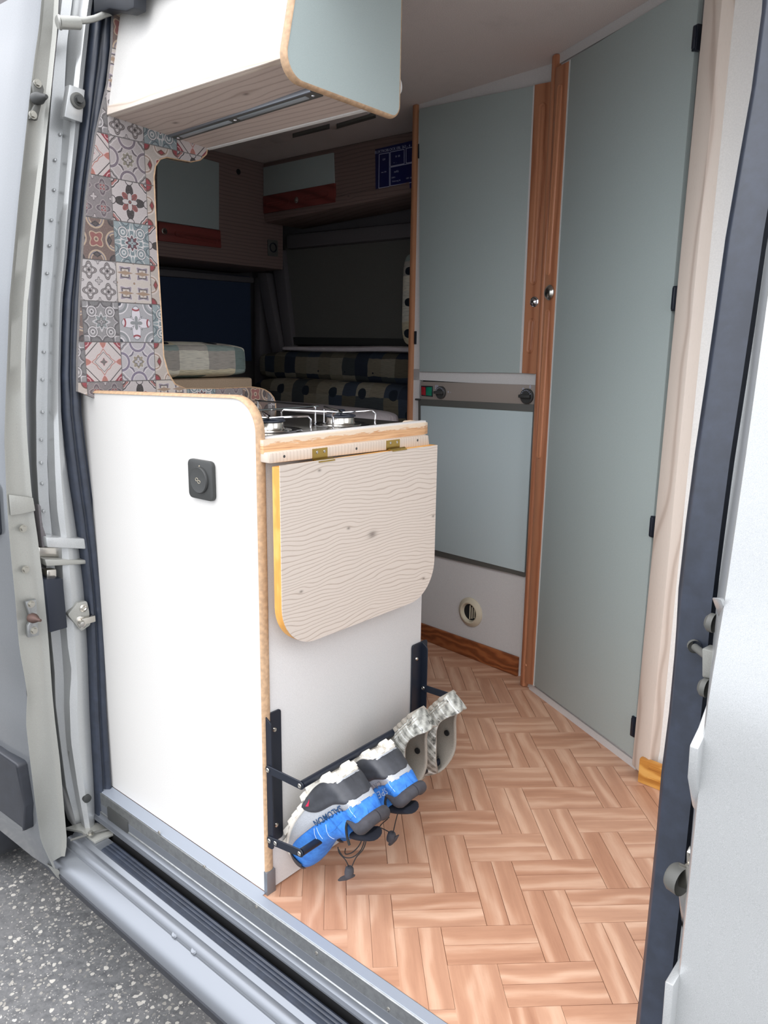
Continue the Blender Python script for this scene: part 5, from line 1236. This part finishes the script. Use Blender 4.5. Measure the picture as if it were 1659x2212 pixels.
def make_shoe(yc, label, side, nm='running_shoe'):
    root = empty(nm, sl(.13, .03, yc), label, 'shoe', 'pair of blue running shoes on the rack')
    st = [-.031, -.027, -.018, -.005, .015, .04, .065, .09, .11, .125, .1385, .1395, .15, .165, .18, .2, .22, .24, .258, .272, .283, .290]
    up = body_loft('upper', st, shoe_sec, yc, BLUE, root); up['label'] = 'blue mesh upper'
    # lining inside
    def ins(a):
        hb = curve(HB, a)+.004; w = curve(WW, a)*.68; r = curve(RIM, a)
        return [(w, r-.004), (w*.92, hb+.045), (w*.85, hb+.026), (0, hb+.0235)]
    body_loft('lining', [.141, .15, .165, .18, .2, .22, .24, .258, .270], ins, yc, INNER, root, 1, False)
    # silver overlay low on the sides
    HBLUE = [(-.03, .052), (-.01, .030), (.005, .026), (.02, .026), (.08, .030), (.124, .038), (.181, .046), (.233, .054), (.292, .060)]
    def sil(a):
        hb = curve(HB, a)+.003; w = curve(WW, a)+.0016; t = curve(HBLUE, a); f = .9 if a < .1 else 1.0
        full = shoe_sec(a, .0014)
        return [(w*.94, hb), (w*.995, hb+(t-hb)*.35), (w*(.985 if a > .1 else .975), hb+(t-hb)*.7), (w*(.98 if a > .1 else .955), t), (w*.93, t+.0005)]
    for s in (-1, 1):
        bm = bmesh.new(); rings = []
        for a in (-.004, .008, .02, .04, .065, .09, .11, .13, .15, .17, .19, .21, .23, .25, .268, .281, .290):
            rings.append([bm.verts.new(sl(a, h, yc+s*w)) for w, h in sil(a)])
        for A_, B_ in zip(rings, rings[1:]):
            for k in range(4): bm.faces.new((A_[k], A_[k+1], B_[k+1], B_[k]))
        o = bmfin('side_overlay', bm, SILV, root, smooth='all'); o['label'] = 'silver band along the side'
    bm = bmesh.new(); rings = []   # heel wrap of the silver band
    for k in range(9):
        q = -pi/2+pi*k/8; rings.append([bm.verts.new(sl(.268+.0255*cos(q), h, yc+.0335*sin(q))) for h in (.004, .03, .058)])
    for A_, B_ in zip(rings, rings[1:]):
        for k in range(2): bm.faces.new((A_[k], A_[k+1], B_[k+1], B_[k]))
    bmfin('heel_overlay', bm, SILV, root, smooth='all')
    bm = bmesh.new(); rings = []   # blue heel counter up to the collar
    for a, w in [(.205, -.0345), (.225, -.0376), (.24, -.0375)] + [(.262+.028*cos(-pi/2+pi*k/8), .0355*sin(-pi/2+pi*k/8)) for k in range(9)] + [(.24, .0375), (.225, .0376), (.205, .0345)]:
        rings.append([bm.verts.new(sl(a-(.004 if h > .08 else 0), h, yc+w*(1 if h < .07 else .93 if h < .08 else .86))) for h in (.054, .062, .074, .089)])
    for A_, B_ in zip(rings, rings[1:]):
        for k in range(3): bm.faces.new((A_[k], A_[k+1], B_[k+1], B_[k]))
    bmfin('heel_counter', bm, BLUE, root, smooth='all')
    # black rubber midsole, thick under the heel
    MT = [(.095, -.008), (.101, .0), (.110, .014), (.122, .022), (.157, .029), (.208, .038), (.255, .048), (.292, .050)]
    MB = [(.095, -.010), (.104, -.014), (.116, -.019), (.145, -.023), (.197, -.019), (.247, -.008), (.278, .0), (.295, .008)]
    def mid(a):
        t, b = curve(MT, a), curve(MB, a); w = curve(WW, a)+.0055
        if a > .28: w = curve(WW, a)+.010
        return [(0, b), (w*.9, b), (w*1.0, b+(t-b)*.12), (w*1.06, b+(t-b)*.42), (w*.98, b+(t-b)*.62), (w*1.03, b+(t-b)*.8), (w*.95, t), (w*.6, t), (0, t)]
    o = body_loft('midsole', [.0965, .103, .112, .125, .145, .17, .195, .22, .245, .265, .28, .290, .2965], mid, yc, MIDS, root, 1)
    o['label'] = 'thick black moulded midsole'
    # red mark on the midsole
    # ivory outsole with lugs
    def outb(a): return min(curve(HB, a), curve(MB, a) if a > .1 else 9)
    def osec(a):
        b = outb(a) ; w = curve(WW, a)+.003
        return [(0, b-.002), (w*.97, b-.002), (w, b+.001), (w*.98, b+.006), (0, b+.006)]
    osl = body_loft('outsole', [-.029, -.02, -.005, .02, .05, .08, .10, .12, .15, .18, .21, .24, .265, .28, .29], osec, yc, LUGW, root, 0)
    osl['label'] = 'ivory outsole'
    rnd = random.Random(3)
    a = -.018
    while a < .283:
        L = .024 if a < .11 else .036
        b = outb(a+L/2); w = curve(WW, a+L/2)
        for s in (-1, 1):
            bm = bmesh.new(); h0 = b-.002; h1 = b-.0085-rnd.random()*.001
            w0, w1 = w*.42, w*1.06
            sk_ = .004
            for hh, kk in ((h0, 0), (h1, .0015)):
                pass
            P = [(a+kk_, w_) for kk_, w_ in ((.001, w0), (L-.0025, w0), (L-.0015+sk_*.3, w1), (.0005, w1))]
            prism(bm, [sl(pa, h0+.004, yc+s*pw) for pa, pw in P], [sl(pa+(.0016 if i in (0, 3) else -.0016), h1, yc+s*(pw-(.0016 if i in (2, 3) else -.001))) for i, (pa, pw) in enumerate(P)])
            bmfin('lug', bm, LUGW, osl, bevel=.0007, seg=1)
        a += L
    # padded charcoal collar round the heel opening and the eyestay edges
    for s in (-1, 1):
        path = []; rad = []
        for a in (.168, .178, .19, .205, .22, .235, .25, .262, .272):
            w = curve(WW, a)*.80; path.append(sl(a, curve([(.168, .068), (.19, .082), (.21, .091), (.23, .096), (.272, .096)], a), yc+s*w)); rad.append(curve([(.168, .003), (.19, .008), (.215, .0125), (.272, .0125)], a))
        path.append(sl(.280, .095, yc+s*.012)); rad.append(.012); path.append(sl(.284, .095, yc)); rad.append(.012)
        sweep('collar', path, rad, COLL, root, 14)['label'] = 'padded charcoal ankle collar'
        path = [sl(a, curve(RIM, a)+.001, yc+s*curve(WW, a)*.80) for a in (.136, .141, .147, .155, .165, .175)]
        sweep('eyestay_edge', path, .0026, LACE, root, 8)
    # tongue and lace guard
    bm = bmesh.new(); rings = []
    for a, h, w in ((.11, .083, .018), (.13, .099, .022), (.15, .112, .024), (.17, .121, .026), (.185, .125, .024), (.19, .124, .018)):
        rings.append([bm.verts.new(sl(a+dx, h+dh, yc+w*f)) for f, dh, dx in ((-1, -.012, 0), (-.8, 0, 0), (0, .004, 0), (.8, 0, 0), (1, -.012, 0), (.7, -.016, .003), (0, -.012, .004), (-.7, -.016, .003))])
    for A_, B_ in zip(rings, rings[1:]):
        for k in range(8): bm.faces.new((A_[k], A_[(k+1) % 8], B_[(k+1) % 8], B_[k]))
    bm.faces.new(rings[0]); bm.faces.new(rings[-1])
    o = bmfin('tongue', bm, INNER, root, smooth='all'); md = o.modifiers.new('s', 'SUBSURF'); md.levels = md.render_levels = 1
    o['label'] = 'dark padded tongue'
    # black toe patches
    def toe(a):
        f = shoe_sec(a, .0012); return f[:7]
    for s in (-1, 1):
        bm = bmesh.new(); rings = []
        for a in (-.0308, -.029, -.0265, -.022, -.016, -.010 if s < 0 else -.004):
            rings.append([bm.verts.new(sl(a-.0008, h, yc+s*w)) for w, h in shoe_sec(a, .0012)[:(9 if a < -.02 else 6)] + [shoe_sec(a, .0012)[8 if a < -.02 else 5]]*(0 if a < -.02 else 3)])
        for A_, B_ in zip(rings, rings[1:]):
            for k in range(min(len(A_), len(B_))-1):
                if (A_[k].co-A_[k+1].co).length > 1e-6 or (B_[k].co-B_[k+1].co).length > 1e-6: bm.faces.new((A_[k], A_[k+1], B_[k+1], B_[k]))
        bmesh.ops.remove_doubles(bm, verts=bm.verts, dist=1e-5)
        bmfin('toe_patch', bm, COLL, root, smooth='all')['label'] = 'black toe guard'
    # helper: project decals on the near side
    bpy.context.view_layer.update()
    dg = bpy.context.evaluated_depsgraph_get(); trees = []
    def hit(a, h):
        best = None
        for o_ in root.children:
            if o_.name.startswith(('upper', 'midsole', 'side_overlay', 'heel_counter')):
                t = tcache.setdefault(o_.name, None)
                if t is None:
                    e_ = o_.evaluated_get(dg); me = e_.to_mesh(); t = BVHTree.FromPolygons([e_.matrix_world @ v.co for v in me.vertices], [tuple(p.vertices) for p in me.polygons]); tcache[o_.name] = t; e_.to_mesh_clear()
                P = sl(a, h, yc-.3); r_ = t.ray_cast(P, Vector((0, 1, 0)))
                if r_[0] is not None and (best is None or r_[0].y < best): best = r_[0].y
        return best if best is not None else yc-.04
    tcache = {}
    def decal_text(s_, size, a0, h0, mat, tilt=.18, spacing=1.1, bold=0.0, shear=0.0, lab=None):
        xd = (SA*-1 + SH*-tilt).normalized(); M = axes(sl(a0, h0, 0), xd, SH)
        o_ = text_obj('printed_word', s_, size, M, mat, root, .0002, spacing, bold, shear)
        bm = bmesh.new(); bm.from_mesh(o_.data); bmesh.ops.triangulate(bm, faces=bm.faces)
        for _ in range(2): bmesh.ops.subdivide_edges(bm, edges=[e for e in bm.edges if e.calc_length() > .0022], cuts=1); bmesh.ops.triangulate(bm, faces=[f for f in bm.faces if len(f.verts) > 3])
        bm.to_mesh(o_.data); bm.free()
        for v in o_.data.vertices:
            d = v.co-SO; a_, h_ = d.dot(SA), d.dot(SH); v.co.y = hit(a_ if a_ < .17 else .17+(a_-.17)/WK, h_)-.0012
        if lab: o_['label'] = lab
        return o_
    def decal_line(pts, r, mat, name='seam'):
        P = []
        for (a0, h0), (a1, h1) in zip(pts, pts[1:]):
            for k in range(5): t = k/5; P.append((a0+(a1-a0)*t, h0+(h1-h0)*t))
        P.append(pts[-1]); sweep(name, [sl(a_, h_, hit(a_, h_)-r*.4) for a_, h_ in P], r, mat, root, 6)
    WLN = Mat('pale_reflective', (206, 222, 240), .5).m
    if side == 'lateral':
        decal_text('SALOMON', .0180, .142, .0376, Mat('deep_blue_print', (44, 92, 142), .5).m, .17, 1.02, .0002, 0, 'dark blue lettering on the silver band')
        decal_line([(.086, .036), (.075, .044), (.066, .054)], .0006, WLN); decal_line([(.093, .038), (.086, .047), (.078, .060)], .0006, WLN)
        decal_line([(.118, .046), (.107, .055), (.098, .064), (.094, .074)], .0006, WLN)
        bm = bmesh.new(); q = [(.113, -.004), (.124, -.006), (.131, -.0085), (.128, -.0055), (.119, .0)]
        RM = Mat('red_mark', (196, 30, 72), .45).m
        vv = [bm.verts.new(sl(a_, h_, hit(a_, h_)-.0009)) for a_, h_ in q]; bm.faces.new(vv); o_ = bmfin('side_mark', bm, RM, root)
        md = o_.modifiers.new('t', 'SOLIDIFY'); md.thickness = .0008; o_['label'] = 'small red wedge mark'
    else:
        decal_text('SPEED', .0185, .158, .058, WLN, .20, 1.1, .0003, .3, 'pale lettering on blue')
        decal_text('CROSS', .0165, .160, .0405, Mat('grey_print', (140, 146, 160), .5).m, .20, 1.1, 0, .3)
        for k in range(5): decal_line([(.112+k*.004, .008-k*.007), (.135+k*.004, .004-k*.007)], .0009, MIDS, 'midsole_rib')
    decal_line([(.262, .052), (.258, .062), (.256, .076)], .0004, WLN)
    decal_line([(.098, .052), (.108, .062), (.128, .064), (.16, .062)], .0007, BLUE)
    decal_line([(.17, .066), (.21, .070), (.25, .070), (.275, .066)], .0007, BLUE)
    return root
s1 = make_shoe(.083, 'nearest blue running shoe with dark blue lettering, toe hanging in front of the lower rail', 'lateral')
s2_ = make_shoe(.197, 'second blue running shoe with pale lettering, between the first and the plaid clogs', 'medial')
def laces(root, loops, tog, foot):
    for p in loops: 
        P = [Vector(q) for q in p]; R_ = []
        for i in range(len(P)-1):
            p0 = P[max(i-1, 0)]; p1 = P[i]; p2 = P[i+1]; p3 = P[min(i+2, len(P)-1)]
            for k in range(6):
                t = k/6; R_.append(.5*((2*p1)+(-p0+p2)*t+(2*p0-5*p1+4*p2-p3)*t*t+(-p0+3*p1-3*p2+p3)*t**3))
        R_.append(P[-1]); sweep('lace', R_, .0011, LACE, root, 6)
    a, b = Vector(tog[0]), Vector(tog[1]); d = b-a
    lathe('cord_lock', a, d, [(0, 0), (.006, .001), (.0085, .004), (.0095, d.length*.6), (.0085, d.length), (0, d.length+.001)], COLL, root, 12)
    bm = bmesh.new(); f = [Vector(q) for q in foot]; prism(bm, f, [q+Vector((.002, .007, .001)) for q in f]); bmfin('lace_tab', bm, COLL, root, bevel=.002)
laces(s1, [[(0.1259,0.075,0.1277), (0.1252,0.08,0.1112), (0.1369,0.085,0.099), (0.1425,0.09,0.082)], [(0.1368,0.085,0.1242), (0.1322,0.09,0.1074), (0.1458,0.095,0.1146), (0.1592,0.1,0.1334), (0.1645,0.105,0.1515)],
     [(0.1763,0.105,0.1603), (0.1711,0.1,0.1324), (0.1559,0.095,0.1078), (0.1486,0.09,0.085)], [(0.1279,0.075,0.1236), (0.1375,0.08,0.1088), (0.1525,0.09,0.1105), (0.1652,0.1,0.1279), (0.1714,0.105,0.1564)]],
     ((0.1435,0.09,0.0842), (0.1415,0.09,0.0628)), [(0.1083,0.09,0.0356), (0.1157,0.09,0.0455), (0.1323,0.09,0.0599), (0.1527,0.09,0.0685), (0.1507,0.09,0.0624), (0.1323,0.09,0.0462), (0.1136,0.09,0.0349)])
laces(s2_, [[(0.1122,0.19,0.1153), (0.1168,0.195,0.1055), (0.1279,0.2,0.108), (0.1541,0.205,0.1043)], [(0.1661,0.215,0.1599), (0.1623,0.21,0.135), (0.1595,0.205,0.1068)], [(0.145,0.205,0.1335), (0.13,0.2,0.1145), (0.1247,0.2,0.099)]],
     ((0.1573,0.205,0.1076), (0.1523,0.205,0.0867)), [(0.1501,0.205,0.0894), (0.1649,0.205,0.1019), (0.1712,0.205,0.1066), (0.1631,0.205,0.088), (0.1504,0.205,0.0709), (0.145,0.205,0.072)])

# ---------------------------------------------------------------- plaid clogs
def mk_plaid():
    m = Mat('plaid_clog', (150, 150, 144), .75, spec=.2); v = m.coord(); x, y, z = m.xyz(v)
    a = (x*.62+z*.785); b = y+(x*.785-z*.62)
    n = m.noise(v, 110, 5, .75); n2 = m.noise(v, 45, 4, .7)
    t1 = ((a*330.0).sin()*.5+.5); t2 = ((b*290.0).sin()*.5+.5); t3 = ((a*900.0+1.0).sin()*.5+.5)
    t = t1*.18+t2*.18+t3*.1+n*.62
    c = m.ramp(t, [(.2, (70, 72, 70)), (.42, (134, 134, 128)), (.62, (176, 176, 168)), (.9, (200, 204, 204))])
    c = m.mix((t1.gt(.985))*.8, c, (214, 216, 214))
    c = m.mix(n2.step(.56, .66)*.8, c, (60, 60, 56))
    m.col(c); m.bump(n, .4, .001); return m.m
PLAID = mk_plaid()
WK = .64
CLOG = speckled('clog_foam', (150, 144, 134), .05, 500, .8)
CB = -.032
CW = [(-.03, .012), (-.022, .028), (-.005, .038), (.02, .044), (.06, .046), (.10, .046), (.15, .043), (.2, .041), (.235, .038), (.258, .033), (.277, .025), (.29, .014), (.298, .005)]
CR = [(.075, .082), (.10, .076), (.12, .064), (.14, .048), (.155, .034), (.183, .014), (.22, .006), (.256, .010), (.285, .018), (.298, .018)]
CT = [(-.03, .05), (-.02, .062), (0, .066), (.015, .066), (.03, .062), (.06, .076), (.075, .081)]
def clog_out(a, k=1.0, off=0.0):
    w = curve(CW, a)+off; b = curve([(-.03, .036), (-.02, .022), (0, -.002), (.03, -.022), (.07, CB), (.3, CB)], a)-off
    if a < .0745:
        H = curve(CT, a)+off
        return [(0, b), (w*.85, b), (w*.98, b+.008)] + [(w*cos(q)**.8 if q < 1.57 else 0, b+.012+(H-b-.012)*sin(q)**.95) for q in [i/8*pi/2 for i in range(9)]]
    r = curve(CR, a)
    pts_ = [(0, b), (w*.85, b), (w*.98, b+.008)]
    for i in range(9): t = i/8; pts_.append((w*(1+.06*sin(pi*t)-.05*t*t)*(1-(1-min(1, .30+(a-.0745)/.045*.7))*t**2.2), b+.012+(r-b-.012)*t))
    return pts_
def make_clog(yc, label, da=0.0):
    global SO
    keep = SO; SO = SO + SA*da
    root = empty('clog', sl(.15, .0, yc), label, 'shoe', 'pair of plaid clogs on the rack')
    st = [-.030, -.027, -.02, -.01, .01, .03, .05, .065, .074, .075, .085, .10, .12, .14, .16, .18, .2, .22, .24, .256, .270, .282, .291, .297]
    bm = bmesh.new(); R1 = []
    for a in st:
        hs = clog_out(a); R1.append([bm.verts.new(sl(a, h, yc-w)) for w, h in hs[::-1]] + [bm.verts.new(sl(a, h, yc+w)) for w, h in hs[1:]])
    for i, (A_, B_) in enumerate(zip(R1, R1[1:])):
        n = len(A_)
        for k in range(n-1): bm.faces.new((A_[k], A_[k+1], B_[k+1], B_[k]))
        if st[i] < .0735: pass
    # toe cap closed, heel closed up to the rim
    bm.faces.new(R1[0]); bm.faces.new(R1[-1])
    bmesh.ops.remove_doubles(bm, verts=bm.verts, dist=1e-5)
    o = bmfin('shell', bm, [PLAID, CLOG], root, smooth='all'); o['label'] = 'grey plaid printed outside'
    md = o.modifiers.new('t', 'SOLIDIFY'); md.thickness = .0075; md.offset = -1; md.material_offset = 1; md.material_offset_rim = 1; md.use_even_offset = False
    md = o.modifiers.new('s', 'SUBSURF'); md.levels = md.render_levels = 1
    # footbed seam, vent holes
    def fbed(a): return [(0, CB+.014), (curve(CW, a)*.80, CB+.014), (curve(CW, a)*.84, CB+.020)]
    body_loft('footbed', [.05, .07, .1, .14, .18, .22, .25, .27, .283], fbed, yc, CLOG, root, 0, False)['label'] = 'beige grey footbed'
    lathe('strap_hole', sl(.135, .022, yc+.030), (0, -1, 0), [(0, .0), (.0068, .0), (.0068, -.003)], DARK, root, 20)
    path = [sl(a, curve(CT, min(a, .074))-.020-.25*(a-.02), yc+.012+.018*(a/.08)) for a in (.0, .02, .04, .06, .073)]
    sweep('inner_seam', path, .0012, GREY, root, 6)
    # raised line of the sole edge
    for h_ in (CB+.010, CB+.016):
        for s in (-1,):
            sweep('sole_line', [sl(a, h_, yc+s*(curve(CW, a)*1.012)) for a in (.07, .1, .14, .18, .22, .25, .27, .285)], .0009, CLOG, root, 6)
    # shallow ribs on the sole edge
    for k in range(12):
        a = .02+k*.022; w = curve(CW, a+.008)
        if a < .06: continue
        bm = bmesh.new(); prism(bm, [sl(a, CB+.006, yc-w*1.01), sl(a+.015, CB+.006, yc-w*1.01), sl(a+.015, CB+.006, yc+w*1.01), sl(a, CB+.006, yc+w*1.01)],
            [sl(a+.001, CB-.004, yc-w*.98), sl(a+.014, CB-.004, yc-w*.98), sl(a+.014, CB-.004, yc+w*.98), sl(a+.001, CB-.004, yc+w*.98)])
        bmfin('sole_rib', bm, CLOG, root, bevel=.001)
    SO = keep
    return root
make_clog(.308, 'plaid grey clog next to the blue shoes, its open back facing out')
make_clog(.424, 'plaid grey clog at the far end of the rack, beside the far bracket', -.006)
